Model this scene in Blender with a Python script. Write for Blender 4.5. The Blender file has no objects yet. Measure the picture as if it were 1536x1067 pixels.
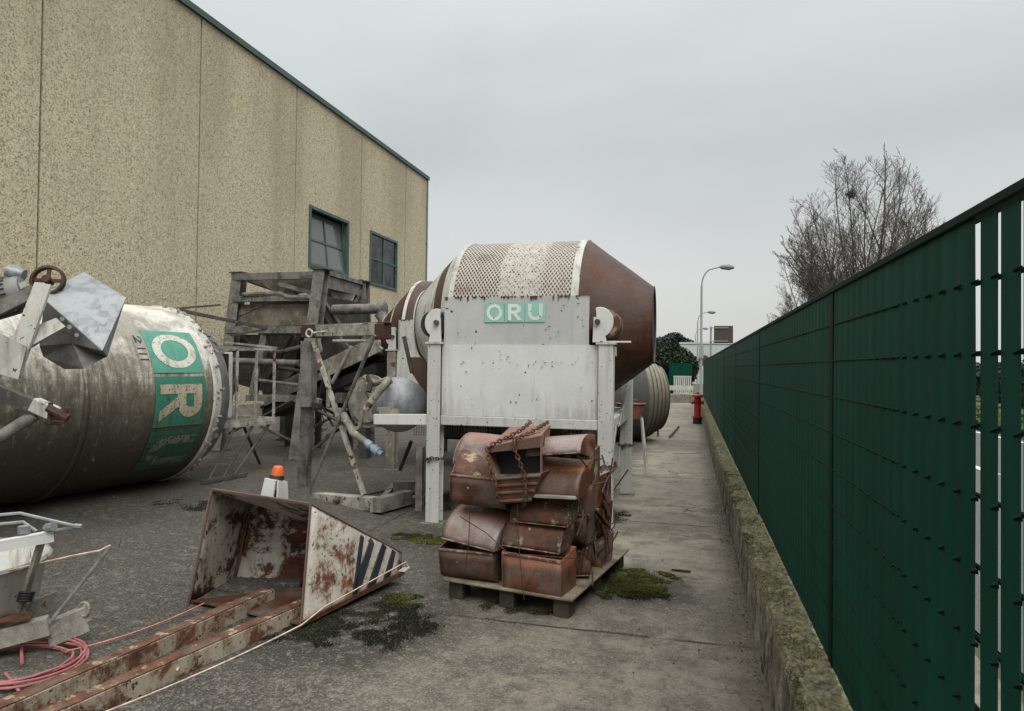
import bpy, bmesh, math, random
from mathutils import Vector, Matrix, noise as mnoise
R = math.radians
rnd = random.Random(7)
scn = bpy.context.scene
COL = scn.collection
V = Vector

# ------------------------------------------------------------------ camera
cam_d = bpy.data.cameras.new("camera"); cam = bpy.data.objects.new("camera", cam_d); COL.objects.link(cam)
cam_d.lens = 24.0; cam_d.sensor_width = 36.0; cam_d.clip_start = 0.05; cam_d.clip_end = 5000
CAMP = V((0, 0, 1.7))
ROT = Matrix.Rotation(R(14.6), 3, 'Z') @ Matrix.Rotation(R(90.91), 3, 'X') @ Matrix.Rotation(0.012, 3, 'Z')
cam.matrix_world = Matrix.Translation(CAMP) @ ROT.to_4x4()
scn.camera = cam

# helpers used to take positions off the survey photo (each gives a real 3-D point on a given plane)
def ray(x, y): return ROT @ V(((x-768)/1024, -(y-533.5)/1024, -1))
def G(x, y, z=0.0):
    d = ray(x, y); return CAMP + d*((z-1.7)/d.z)
def YP(x, y, Y):
    d = ray(x, y); return CAMP + d*(Y/d.y)
def XP(x, y, X):
    d = ray(x, y); return CAMP + d*(X/d.x)
def DP(x, y, dep): return CAMP + ray(x, y)*dep
def PL(x, y, a, b, off=0.0):
    """the point on the upright plane through ground points a, b, moved back by off"""
    t = V((b[0]-a[0], b[1]-a[1], 0)).normalized(); n = V((-t.y, t.x, 0)); p0 = V((a[0], a[1], 0)) + n*off
    d = ray(x, y); return CAMP + d*((p0-CAMP).dot(n)/d.dot(n))

# ------------------------------------------------------------------ objects
def tag(o, label=None, cat=None, group=None, kind=None):
    if label: o['label'] = label
    if cat: o['category'] = cat
    if group: o['group'] = group
    if kind: o['kind'] = kind
    return o
def thing(name, label, cat, loc=(0, 0, 0), rotz=0.0, group=None):
    o = bpy.data.objects.new(name, None); COL.objects.link(o)
    o.location = loc; o.rotation_euler = (0, 0, rotz); o.empty_display_size = .2
    return tag(o, label, cat, group)
def child_copy(o, parent):
    c = o.copy(); COL.objects.link(c); c.parent = parent
    for k in list(o.children): child_copy(k, c)
    return c

class MB:
    """collects polygons; build() links them as one mesh object"""
    def __init__(s): s.v = []; s.f = []; s.uv = {}
    def add(s, vs, fs, uvs=None):
        b = len(s.v); s.v += [V(p) for p in vs]
        for i, f in enumerate(fs):
            if uvs: s.uv[len(s.f)] = [uvs[k] for k in f]
            s.f.append([b+k for k in f])
        return s
    def box(s, c, size, m=None):
        x, y, z = size[0]/2, size[1]/2, size[2]/2; c = V(c)
        vs = [V((a*x, b*y, d*z)) for a in (-1, 1) for b in (-1, 1) for d in (-1, 1)]
        if m: vs = [m @ p for p in vs]
        return s.add([c+p for p in vs], [(0,1,3,2),(4,6,7,5),(0,4,5,1),(2,3,7,6),(0,2,6,4),(1,5,7,3)])
    def bx(s, x0, x1, y0, y1, z0, z1): return s.box(((x0+x1)/2, (y0+y1)/2, (z0+z1)/2), (x1-x0, y1-y0, z1-z0))
    def frame(s, p, q, up=(0, 0, 1)):
        p, q = V(p), V(q); t = (q-p).normalized(); u = V(up)
        if abs(t.dot(u)) > .98: u = V((0, 1, 0))
        a = t.cross(u).normalized(); return t, a, a.cross(t).normalized()
    def bar(s, p, q, w, h, up=(0, 0, 1)):
        p, q = V(p), V(q); t, a, b = s.frame(p, q, up)
        vs = [o + a*(i*w/2) + b*(j*h/2) for o in (p, q) for i, j in ((-1,-1),(1,-1),(1,1),(-1,1))]
        return s.add(vs, [(0,3,2,1),(4,5,6,7),(0,1,5,4),(1,2,6,5),(2,3,7,6),(3,0,4,7)])
    def hbeam(s, p, q, w, h, t=.012, up=(0, 0, 1)):
        p, q = V(p), V(q); _, a, b = s.frame(p, q, up)
        for k in (-1, 1): s.bar(p + b*k*(h-t)/2, q + b*k*(h-t)/2, w, t, up)
        return s.bar(p, q, t, h-2*t-.002, up)
    def angle(s, p, q, w, h, t=.008, up=(0, 0, 1)):
        p, q = V(p), V(q); _, a, b = s.frame(p, q, up)
        s.bar(p, q, w, t, up); return s.bar(p + a*(w/2-t/2) - b*(h/2), q + a*(w/2-t/2) - b*(h/2), t, h-t-.002, up)
    def tube(s, pts, r, n=8, cap=True):
        pts = [V(p) for p in pts]; rs = r if isinstance(r, (list, tuple)) else [r]*len(pts)
        up = None; rings = []
        for i, p in enumerate(pts):
            t = (pts[min(i+1, len(pts)-1)] - pts[max(i-1, 0)])
            if t.length < 1e-9: t = V((0, 0, 1))
            t.normalize()
            if up is None:
                up = V((0, 0, 1)) if abs(t.z) < .9 else V((1, 0, 0))
            up = (up - t*up.dot(t)).normalized(); b = t.cross(up)
            rings.append([p + (up*math.cos(2*math.pi*k/n) + b*math.sin(2*math.pi*k/n))*rs[i] for k in range(n)])
        vs = [p for rg in rings for p in rg]; fs = []
        for i in range(len(pts)-1):
            for k in range(n):
                k2 = (k+1) % n; fs.append((i*n+k, i*n+k2, (i+1)*n+k2, (i+1)*n+k))
        if cap:
            fs.append(tuple(range(n-1, -1, -1))); fs.append(tuple((len(pts)-1)*n+k for k in range(n)))
        return s.add(vs, fs)
    def plate(s, poly, th, nrm=None):
        poly = [V(p) for p in poly]; n = V((0, 0, 0))
        for i in range(len(poly)):
            a, b = poly[i], poly[(i+1) % len(poly)]; n += a.cross(b)
        n.normalize()
        if nrm is not None and n.dot(V(nrm)) < 0: n = -n
        k = len(poly); vs = poly + [p - n*th for p in poly]
        fs = [tuple(range(k)), tuple(range(2*k-1, k-1, -1))] + [(i, k+i, k+(i+1) % k, (i+1) % k) for i in range(k)]
        return s.add(vs, fs)
    def lathe(s, prof, o, ax, n=48, a0=0.0, a1=360.0, closed=False):
        """prof: (along, radius); swept round the line o + t*ax"""
        o, ax = V(o), V(ax).normalized(); u = V((0, 0, 1)) if abs(ax.z) < .9 else V((1, 0, 0))
        u = (u-ax*u.dot(ax)).normalized(); w = ax.cross(u)
        full = abs(a1-a0) >= 359.9; m = n if full else n+1; vs = []; uv = []
        L = 0.0
        for i, (t, r) in enumerate(prof):
            if i: L += math.hypot(t-prof[i-1][0], r-prof[i-1][1])
            for k in range(n+1):
                a = R(a0 + (a1-a0)*k/n); vs.append(o + ax*t + (u*math.cos(a) + w*math.sin(a))*r); uv.append((L, a*max(p[1] for p in prof)))
        fs = [(i*(n+1)+k, i*(n+1)+k+1, (i+1)*(n+1)+k+1, (i+1)*(n+1)+k) for i in range(len(prof)-1) for k in range(n)]
        return s.add(vs, fs, uv)
    def grid(s, fn, nu, nv, keep=None):
        vs = [fn(i/nu, j/nv) for j in range(nv+1) for i in range(nu+1)]
        uv = [(i/nu, j/nv) for j in range(nv+1) for i in range(nu+1)]
        fs = [(j*(nu+1)+i, j*(nu+1)+i+1, (j+1)*(nu+1)+i+1, (j+1)*(nu+1)+i) for j in range(nv) for i in range(nu) if keep is None or keep((i+.5)/nu, (j+.5)/nv)]
        return s.add(vs, fs, uv)
    def build(s, name, m, parent=None, smooth=False, bevel=0.0, local=False, solid=0.0, weld=True):
        me = bpy.data.meshes.new(name)
        off = V((0, 0, 0)); inv = None
        if parent is not None and not local:
            top = parent; M = Matrix.Identity(4)
            while top is not None: M = top.matrix_basis @ M; top = top.parent
            inv = M.inverted()
        vs = [(inv @ p) if inv else p for p in s.v]
        me.from_pydata([tuple(p) for p in vs], [], s.f)
        if s.uv:
            ul = me.uv_layers.new(name="UVMap")
            for p in me.polygons:
                for j, li in enumerate(p.loop_indices):
                    if p.index in s.uv: ul.data[li].uv = s.uv[p.index][j]
        bm = bmesh.new(); bm.from_mesh(me)
        if weld: bmesh.ops.remove_doubles(bm, verts=bm.verts, dist=1e-5)
        if not solid and weld: bmesh.ops.recalc_face_normals(bm, faces=bm.faces)
        bm.to_mesh(me); bm.free()
        if smooth:
            for p in me.polygons: p.use_smooth = True
            try: me.set_sharp_from_angle(angle=R(38))
            except Exception: pass
        o = bpy.data.objects.new(name, me); COL.objects.link(o); o.parent = parent
        for mm in (m if isinstance(m, (list, tuple)) else [m]): me.materials.append(mm)
        if solid:
            md = o.modifiers.new("thickness", 'SOLIDIFY'); md.thickness = solid; md.offset = -1
        if bevel:
            md = o.modifiers.new("edges", 'BEVEL'); md.width = bevel; md.segments = 1; md.limit_method = 'ANGLE'; md.angle_limit = R(40)
        return o

def sag(a, b, d, n=14):
    a, b = V(a), V(b); return [a.lerp(b, i/n) - V((0, 0, d*4*(i/n)*(1-i/n))) for i in range(n+1)]
def link_chain(pts, size, wire, mb):
    """oval links along a polyline, each turned 90 degrees against the last"""
    pts = [V(p) for p in pts]; seg = [(pts[i+1]-pts[i]).length for i in range(len(pts)-1)]; tot = sum(seg); pos = 0.0; k = 0
    def at(sv):
        for i, L in enumerate(seg):
            if sv <= L or i == len(seg)-1: return pts[i].lerp(pts[i+1], min(1, sv/L)), (pts[i+1]-pts[i]).normalized()
            sv -= L
    while pos < tot:
        c, t = at(pos); u = t.cross(V((.3, -1, .2))).normalized(); w = t.cross(u)
        if k % 2: u = w
        loop = [c + t*(size*.62*math.cos(a)*(1 if abs(math.cos(a)) > .2 else 1)) + u*(size*.36*math.sin(a)) for a in [2*math.pi*j/12 for j in range(13)]]
        mb.tube(loop, wire, 5, cap=False); pos += size*.86; k += 1

# ------------------------------------------------------------------ materials
class T:
    def __init__(s, name):
        s.m = bpy.data.materials.new(name); s.m.use_nodes = True; s.nt = s.m.node_tree; s.b = s.nt.nodes["Principled BSDF"]
    def n(s, t, ins=(), **kw):
        nd = s.nt.nodes.new(t)
        for k, v in kw.items(): setattr(nd, k, v)
        for k, v in (ins.items() if isinstance(ins, dict) else ins): s.put(nd.inputs[k], v)
        return nd
    def put(s, sock, v):
        if isinstance(v, bpy.types.NodeSocket): s.nt.links.new(v, sock)
        elif isinstance(v, (tuple, list)) and len(v) == 3 and sock.type == 'RGBA': sock.default_value = (*v, 1)
        else: sock.default_value = v
    def co(s, scale=(1, 1, 1), kind='Object', rand=True):
        c = s.n('ShaderNodeTexCoord').outputs[kind]
        if rand:
            oi = s.n('ShaderNodeObjectInfo'); ad = s.n('ShaderNodeVectorMath', {0: c}, operation='ADD')
            mu = s.n('ShaderNodeVectorMath', {0: (37.0, 53.0, 29.0), 3: oi.outputs['Random']}, operation='SCALE')
            s.nt.links.new(mu.outputs[0], ad.inputs[1]); c = ad.outputs[0]
        if scale != (1, 1, 1): c = s.n('ShaderNodeMapping', {0: c, 3: scale}).outputs[0]
        return c
    def sc(s, vec, scale): return s.n('ShaderNodeMapping', {0: vec, 3: scale}).outputs[0]
    def noise(s, vec, scale, detail=6, rough=.6, dist=0.0):
        return s.n('ShaderNodeTexNoise', {'Vector': vec, 'Scale': scale, 'Detail': detail, 'Roughness': rough, 'Distortion': dist}).outputs[0]
    def voro(s, vec, scale, feature='F1', out=0):
        return s.n('ShaderNodeTexVoronoi', {'Vector': vec, 'Scale': scale}, feature=feature).outputs[out]
    def mr(s, v, a, b, c=0.0, d=1.0):
        return s.n('ShaderNodeMapRange', {0: v, 1: a, 2: b, 3: c, 4: d}, interpolation_type='SMOOTHSTEP').outputs[0]
    def mth(s, op, a, b=0.0, cl=False): return s.n('ShaderNodeMath', {0: a, 1: b}, operation=op, use_clamp=cl).outputs[0]
    def mix(s, f, a, b, mode='MIX'):
        nd = s.n('ShaderNodeMix', data_type='RGBA', blend_type=mode); s.put(nd.inputs[0], f); s.put(nd.inputs[6], a); s.put(nd.inputs[7], b); return nd.outputs[2]
    def ramp(s, f, stops):
        nd = s.n('ShaderNodeValToRGB', {0: f}); e = nd.color_ramp.elements
        e[0].position, e[0].color = stops[0][0], (*stops[0][1], 1); e[1].position, e[1].color = stops[-1][0], (*stops[-1][1], 1)
        for p, c in stops[1:-1]: x = e.new(p); x.color = (*c, 1)
        return nd.outputs[0]
    def rust(s, vec, k=1.0):
        f = s.noise(vec, 5, 8, .7); g = s.noise(vec, 38, 4, .7); f = s.mth('ADD', s.mth('MULTIPLY', f, .7), s.mth('MULTIPLY', g, .3))
        return s.ramp(f, [(.3, (.022*k, .010*k, .006*k)), (.45, (.062*k, .023*k, .012*k)), (.57, (.125*k, .045*k, .019*k)), (.72, (.26*k, .105*k, .042*k))])
    def bump(s, h, st=.3, d=.01):
        nb = s.n('ShaderNodeBump', {'Height': h, 'Strength': st, 'Distance': d}); s.put(s.b.inputs['Normal'], nb.outputs[0])
    def out(s, col, rough=.6, metal=0.0, spec=None):
        s.put(s.b.inputs['Base Color'], col); s.put(s.b.inputs['Roughness'], rough); s.put(s.b.inputs['Metallic'], metal)
        if spec is not None: s.b.inputs['Specular IOR Level'].default_value = spec
        return s.m

def painted(name, paint, rust=.66, streak=.5, dirt=(.10, .09, .065), chips=.70, rough=.55, sc=2.2, edge=.04, rk=1.0, speck=18):
    """old paint: broad rust patches above a threshold, small chips, vertical dirt runs"""
    t = T(name); v = t.co(); n1 = t.noise(v, sc, 9, .68, .4); n2 = t.noise(v, sc*7, 6, .7)
    run = t.noise(t.sc(v, (9, 9, .7)), 1.6, 7, .62); blotch = t.noise(v, 1.1, 7, .6)
    f = t.mth('ADD', t.mth('MULTIPLY', n1, .72), t.mth('MULTIPLY', n2, .28))
    patch = t.mr(f, rust-edge, rust+edge); halo = t.mr(f, rust-edge*4, rust+edge)
    chip = t.mr(t.noise(v, speck, 3, .5), chips-.015, chips+.015)
    var = t.mix(t.mr(blotch, .3, .7), tuple(c*.86 for c in paint), tuple(min(.86, c*1.06) for c in paint))
    c = t.mix(t.mth('MULTIPLY', t.mr(run, .46, .72), streak), var, dirt)
    c = t.mix(t.mth('MULTIPLY', halo, .35), c, (.24, .13, .07))
    fine = t.noise(v, 160, 3, .6); c = t.mix(.12, c, t.ramp(fine, [(.3, (.1, .1, .09)), (.7, (.9, .9, .9))]), 'OVERLAY')
    c = t.mix(patch, c, t.rust(v, rk)); c = t.mix(chip, c, (.035, .022, .016))
    h = t.mth('ADD', t.mth('MULTIPLY', patch, -.5), t.mth('MULTIPLY', chip, -.6)); h = t.mth('ADD', h, t.mth('MULTIPLY', n2, .5))
    t.bump(h, .35, .006)
    return t.out(c, t.mth('ADD', t.mth('MULTIPLY', patch, .3), rough, True))

def rusty(name, k=1.0, pale=.0, palec=(.22, .19, .15), grey=.35, rough=.75, sc=1.0, greyc=(.10, .075, .065), lip=None):
    t = T(name); v = t.co(); c = t.rust(t.sc(v, (sc, sc, sc)), k)
    c = t.mix(t.mth('MULTIPLY', t.mr(t.noise(v, 2.3*sc, 7, .6), .42, .64), grey), c, greyc)
    if pale: c = t.mix(t.mr(t.noise(v, 4.5*sc, 8, .7), .62-pale*.2, .70-pale*.2), c, palec)
    if lip:
        zz = t.n('ShaderNodeSeparateXYZ', {0: t.n('ShaderNodeTexCoord').outputs['Object']}).outputs[2]; zz = t.mth('ADD', zz, t.mth('MULTIPLY', t.mth('SUBTRACT', t.noise(v, 9, 6, .7), .5), .10)); c = t.mix(t.mth('MULTIPLY', t.mr(zz, .045, .085), .7), c, lip)
    fine = t.noise(v, 90, 5, .7); c = t.mix(.35, c, t.ramp(fine, [(.3, (.12, .12, .12)), (.72, (.85, .85, .85))]), 'OVERLAY')
    wear = t.mr(t.noise(t.sc(v, (3, 14, 14)), 3, 6, .7), .62, .70); c = t.mix(t.mth('MULTIPLY', wear, .35), c, (.25, .21, .18))
    t.bump(t.mth('ADD', fine, t.noise(v, 14, 5)), .4, .006); return t.out(c, t.mr(t.noise(v, 6, 4), .3, .7, rough-.2, rough+.12))

def galv(name, base=(.235, .25, .26), rough=.50, metal=.30, dirt=.45):
    t = T(name); v = t.co(); sp = t.voro(t.n('ShaderNodeVectorMath', {0: v, 1: t.n('ShaderNodeVectorMath', {0: t.n('ShaderNodeTexNoise', {'Vector': v, 'Scale': 8, 'Detail': 4}).outputs[1], 3: .12}, operation='SCALE').outputs[0]}, operation='ADD').outputs[0], 15, out=1); bw = t.n('ShaderNodeSeparateColor', {0: sp}).outputs[0]
    c = t.mix(bw, tuple(x*.72 for x in base), tuple(x*1.18 for x in base))
    cl = t.noise(v, 3.2, 7, .62); c = t.mix(t.mr(cl, .42, .62), c, tuple(x*1.4 for x in base)); c = t.mix(t.mth('MULTIPLY', t.mr(t.noise(v, 5, 8, .75), .54, .66), .5), c, tuple(x*.5 for x in base))
    c = t.mix(t.mth('MULTIPLY', t.mr(t.noise(t.sc(v, (7, 7, 1)), 2, 7, .65), .5, .75), dirt), c, (.13, .12, .10))
    t.bump(t.noise(v, 30, 4), .08, .003); return t.out(c, t.mr(cl, .3, .7, rough-.08, rough+.15), metal)

def grimy(name, base, dark, sc=2.5, rough=.8, lo=.35, hi=.65, rust=.0, streakz=True, light=None):
    t = T(name); v = t.co(); n1 = t.noise(v, sc, 9, .72, .1)
    c = t.mix(t.mr(n1, lo, hi), base, dark)
    if streakz: c = t.mix(t.mth('MULTIPLY', t.mr(t.noise(t.sc(v, (5, 5, 1.6)), 1.5, 8, .7), .50, .68), .5), c, dark)
    if light: c = t.mix(t.mr(t.noise(v, sc*5, 7, .7), .58, .68), c, light)
    if rust: c = t.mix(t.mr(t.noise(v, sc*1.7, 8, .7), .68-rust*.2, .74-rust*.2), c, t.rust(v))
    fine = t.noise(v, 120, 4, .65); c = t.mix(.3, c, t.ramp(fine, [(.3, (.1, .1, .1)), (.72, (.9, .9, .9))]), 'OVERLAY')
    t.bump(t.mth('ADD', t.mth('MULTIPLY', n1, .6), t.mth('MULTIPLY', fine, .4)), .4, .008); return t.out(c, rough)

def plain(name, col, rough=.6, metal=0.0, var=.25, sc=6):
    t = T(name); v = t.co(); f = t.noise(v, sc, 6, .65)
    c = t.mix(t.mr(f, .3, .7), tuple(x*(1-var) for x in col), tuple(min(.9, x*(1+var)) for x in col))
    t.bump(t.noise(v, 60, 4), .15, .003); return t.out(c, rough, metal)

def leafy(name, a, b, rough=.6):
    t = T(name); oi = t.n('ShaderNodeNewGeometry'); f = oi.outputs['Random Per Island']; v = t.co(rand=False)
    c = t.mix(f, a, b); c = t.mix(t.mr(t.noise(v, .9, 4), .4, .6), c, tuple(x*.55 for x in a)); return t.out(c, rough, 0, .25)

M = {}
M['white'] = painted('white_paint', (.60, .605, .585), rust=.73, streak=.22, dirt=(.36, .345, .28), chips=.715, sc=2.0)
def front_paint():
    t = T('front_panel_paint'); v = t.co(rand=False); z = t.n('ShaderNodeSeparateXYZ', {0: v}).outputs[2]; x = t.n('ShaderNodeSeparateXYZ', {0: v}).outputs[0]
    run = t.noise(t.sc(v, (14, 14, 1.3)), 1.3, 8, .68); blot = t.noise(v, 3.2, 9, .7); fine = t.noise(v, 130, 4, .65)
    c = t.mix(t.mr(blot, .35, .65), (.56, .567, .555), (.63, .637, .625))
    lowz = t.mth('ADD', t.mth('MULTIPLY', t.mth('SUBTRACT', 1.62, z), 1.0), t.mth('MULTIPLY', t.mth('ABSOLUTE', t.mth('SUBTRACT', x, -.15)), .22))
    g = t.mr(t.mth('ADD', t.mth('ADD', lowz, t.mth('MULTIPLY', t.mth('SUBTRACT', run, .5), .9)), t.mth('MULTIPLY', t.mth('SUBTRACT', blot, .5), .9)), .34, .70)
    c = t.mix(t.mth('MULTIPLY', g, .6), c, (.25, .25, .19)); c = t.mix(t.mth('MULTIPLY', t.mr(run, .56, .72), .30), c, (.33, .32, .27))
    side = t.mr(t.mth('ADD', t.mth('ABSOLUTE', x), t.mth('MULTIPLY', t.mth('SUBTRACT', run, .5), .3)), .70, .86); c = t.mix(t.mth('MULTIPLY', side, .4), c, (.30, .29, .23))
    ch = t.mr(t.noise(v, 17, 3, .5), .705, .73); c = t.mix(ch, c, (.05, .035, .026)); c = t.mix(.12, c, t.ramp(fine, [(.3, (.1, .1, .1)), (.7, (.9, .9, .9))]), 'OVERLAY')
    t.bump(t.mth('ADD', t.mth('MULTIPLY', blot, .6), t.mth('MULTIPLY', ch, -.6)), .25, .005); return t.out(c, .55)
M['front'] = front_paint()
M['leg'] = painted('chipped_white_paint', (.50, .505, .485), rust=.70, streak=.55, dirt=(.27, .255, .205), chips=.68, sc=2.4, speck=34)
M['white_dirty'] = painted('dirty_white_paint', (.50, .50, .46), rust=.66, streak=.8, dirt=(.16, .145, .105), chips=.68)
M['grey_panel'] = painted('grey_panel_paint', (.46, .466, .46), rust=.735, streak=.22, dirt=(.29, .28, .26), chips=.73, speck=13)
M['rust'] = rusty('rust'); M['rust_dark'] = rusty('dark_rust', .62, grey=.2); M['rust_drum'] = rusty('drum_rust', .62, grey=.3, rough=.62, sc=.6)
M['rust_a'] = rusty('bucket_rust_grey', 1.0, grey=.97, rough=.46, greyc=(.285, .235, .215), lip=(.27, .115, .075)); M['rust_b'] = rusty('bucket_rust_orange', 1.35, grey=.85, rough=.54, greyc=(.135, .10, .08), sc=1.2, lip=(.34, .125, .06))
M['rust_c'] = rusty('bucket_rust_cement', .95, pale=.50, palec=(.31, .255, .15), grey=.7, greyc=(.07, .055, .043), sc=1.6); M['rust_d'] = rusty('bucket_rust_deep', .75, grey=.8, greyc=(.125, .10, .085), lip=(.13, .08, .06))
M['rust_f'] = rusty('bucket_rust_crown', 1.1, grey=.85, rough=.48, greyc=(.115, .085, .068), sc=1.2, lip=(.46, .19, .075))
M['lip'] = rusty('worn_edge_rust', 1.3, pale=.7, palec=(.27, .22, .18), grey=.5, greyc=(.2, .16, .14), sc=3)
M['galv'] = galv('galvanised_sheet'); M['galv_dark'] = galv('dull_galvanised', (.17, .17, .165), .6, .25, .6)
M['frame'] = grimy('grimy_steel', (.205, .197, .18), (.070, .065, .057), light=(.30, .29, .265), rust=.3, sc=5.0, lo=.40, hi=.66)
M['frame_dark'] = grimy('dark_grimy_steel', (.095, .088, .078), (.035, .032, .028), light=(.16, .15, .13), rust=.2)
M['frame_pale'] = grimy('pale_grimy_steel', (.36, .345, .30), (.14, .125, .10), light=(.46, .45, .41), rust=.45)
M['stand'] = grimy('pale_stand_paint', (.44, .425, .38), (.17, .155, .125), light=(.54, .53, .49), rust=.6, sc=4)
M['board'] = grimy('hopper_sheet', (.215, .19, .16), (.085, .072, .058), light=(.32, .29, .24), rust=.3, sc=3)
M['cement'] = grimy('cement_crust', (.33, .30, .235), (.15, .13, .10), sc=3, light=(.42, .39, .32))
M['black'] = plain('black_rubber', (.014, .014, .014), .6); M['dark'] = plain('dark_void', (.02, .019, .018), .9)  # dark: near-black colour standing for the unlit insides of openings
M['wood'] = grimy('weathered_wood', (.27, .215, .15), (.10, .078, .054), sc=5, streakz=False)
M['darkwood'] = grimy('shaded_wood', (.055, .043, .032), (.022, .018, .014), sc=5)  # near-black: shade under the pallet deck painted into the wood colour
M['plank'] = grimy('dirty_plank', (.20, .185, .155), (.08, .072, .06), sc=5)
M['stripe'] = painted('black_stripe_paint', (.022, .027, .036), rust=.72, streak=.2, dirt=(.1, .1, .1), chips=.66, speck=30)
M['teal'] = painted('green_logo_paint', (.08, .31, .23), rust=.66, streak=.6, dirt=(.06, .13, .095), chips=.70, speck=34)
M['teal_pale'] = painted('pale_green_logo_paint', (.26, .53, .445), rust=.9, streak=.15, dirt=(.3, .45, .38), chips=.71, speck=30)
M['letter'] = painted('worn_white_letter', (.60, .59, .52), rust=.68, streak=.75, dirt=(.26, .24, .17), chips=.66, speck=40)
M['letter_white'] = painted('white_letter', (.66, .70, .68), rust=.9, streak=.15, dirt=(.5, .55, .5), chips=.70, speck=30)
M['scoop'] = painted('scoop_paint', (.60, .585, .52), rust=.55, streak=.45, dirt=(.28, .24, .17), chips=.67, sc=4.2, edge=.05, rk=1.7, speck=30)
M['scoop_in'] = painted('scoop_inside_paint', (.47, .46, .41), rust=.525, streak=.6, dirt=(.12, .10, .07), chips=.68, sc=2.2, edge=.03, rk=.8)
M['rail'] = painted('rail_paint', (.38, .35, .28), rust=.515, streak=.6, dirt=(.17, .12, .08), chips=.66, sc=5.5, rk=1.2, edge=.06, speck=30)
M['railtop'] = rusty('rail_top_rust', 1.15, pale=.35, palec=(.34, .28, .19), grey=.55, sc=2.4, greyc=(.15, .11, .08))
M['letter_dirty'] = painted('dirty_cream_letter', (.40, .365, .26), rust=.66, streak=.8, dirt=(.16, .14, .09), chips=.63, speck=40)
M['teal_dirty'] = painted('dirty_green_paint', (.035, .20, .135), rust=.68, streak=.95, dirt=(.05, .075, .05), chips=.66, speck=30)
M['teal_dark'] = painted('grimy_shaded_green_paint', (.03, .135, .09), rust=.64, streak=1.0, dirt=(.045, .055, .038), chips=.65, speck=30)  # U square and letter: grime and wear, underside shade also painted in
M['letter_faint'] = painted('faded_letter', (.22, .23, .175), rust=.62, streak=.9, dirt=(.05, .10, .07), chips=.60, speck=30)
M['orange'] = plain('orange_lens', (.62, .12, .03), .3, 0, .1); M['red'] = plain('hydrant_red', (.30, .018, .02), .4, 0, .25); M['redp'] = painted('faded_red_paint', (.19, .065, .05), rust=.6, streak=.5)
M['hose'] = plain('red_hose', (.36, .125, .125), .5); M['cord'] = plain('pale_cord', (.55, .42, .33), .8, 0, .3, 20); M['cordp'] = plain('pink_cord', (.5, .2, .15), .8)
M['coupl'] = plain('blue_grey_coupling', (.30, .38, .45), .5); M['wframe'] = plain('green_window_frame', (.045, .095, .088), .45, 0, .25, 3)
M['trim'] = plain('green_roof_trim', (.035, .075, .068), .45, 0, .3, 1); M['corner'] = plain('corner_trim', (.13, .17, .16), .5, 0, .3, 1)
M['lamp'] = plain('galvanised_post', (.30, .31, .31), .5, .2, .06, 1); M['lampdk'] = plain('lamp_head', (.16, .17, .18), .4); M['signback'] = plain('sign_back', (.055, .04, .036), .6); M['farwhite'] = plain('far_white_wall', (.46, .50, .50), .8, 0, .08, .3)
M['bark'] = plain('winter_bark', (.085, .073, .063), .9, 0, .3); M['leafhedge'] = leafy('hedge_leaf', (.014, .028, .013), (.04, .065, .03)); M['leafcon'] = leafy('conifer_leaf', (.03, .052, .052), (.055, .085, .08))
M['moss'] = leafy('moss', (.042, .052, .010), (.15, .155, .028), .95); M['mossdark'] = leafy('dark_moss', (.014, .017, .007), (.042, .044, .015), .9); M['mosstan'] = leafy('dry_moss', (.10, .088, .042), (.22, .20, .115), .9); M['grass'] = leafy('grass', (.06, .10, .02), (.15, .19, .05))
M['litter'] = leafy('litter', (.05, .038, .025), (.22, .19, .14), .9)
M['speck'] = leafy('pale_grit', (.10, .09, .07), (.42, .39, .33), .9)
M['block'] = grimy('concrete_block', (.36, .34, .29), (.2, .18, .15), sc=4)
M['barrier'] = grimy('barrier_concrete', (.24, .22, .18), (.12, .11, .08), sc=3)

def glass():
    t = T('window_glass'); v = t.co(); c = t.mix(t.noise(v, 2, 3), (.012, .015, .016), (.03, .034, .034)); return t.out(c, .04, 0, .55)
M['glass'] = glass()
def glass2():
    t = T('pale_glass'); v = t.co(); c = t.mix(t.noise(v, 3, 5), (.10, .10, .10), (.15, .15, .145)); return t.out(c, .12, 0, .9)  # paler, rougher pane colour for the tilted sash
M['glass2'] = glass2()

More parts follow.
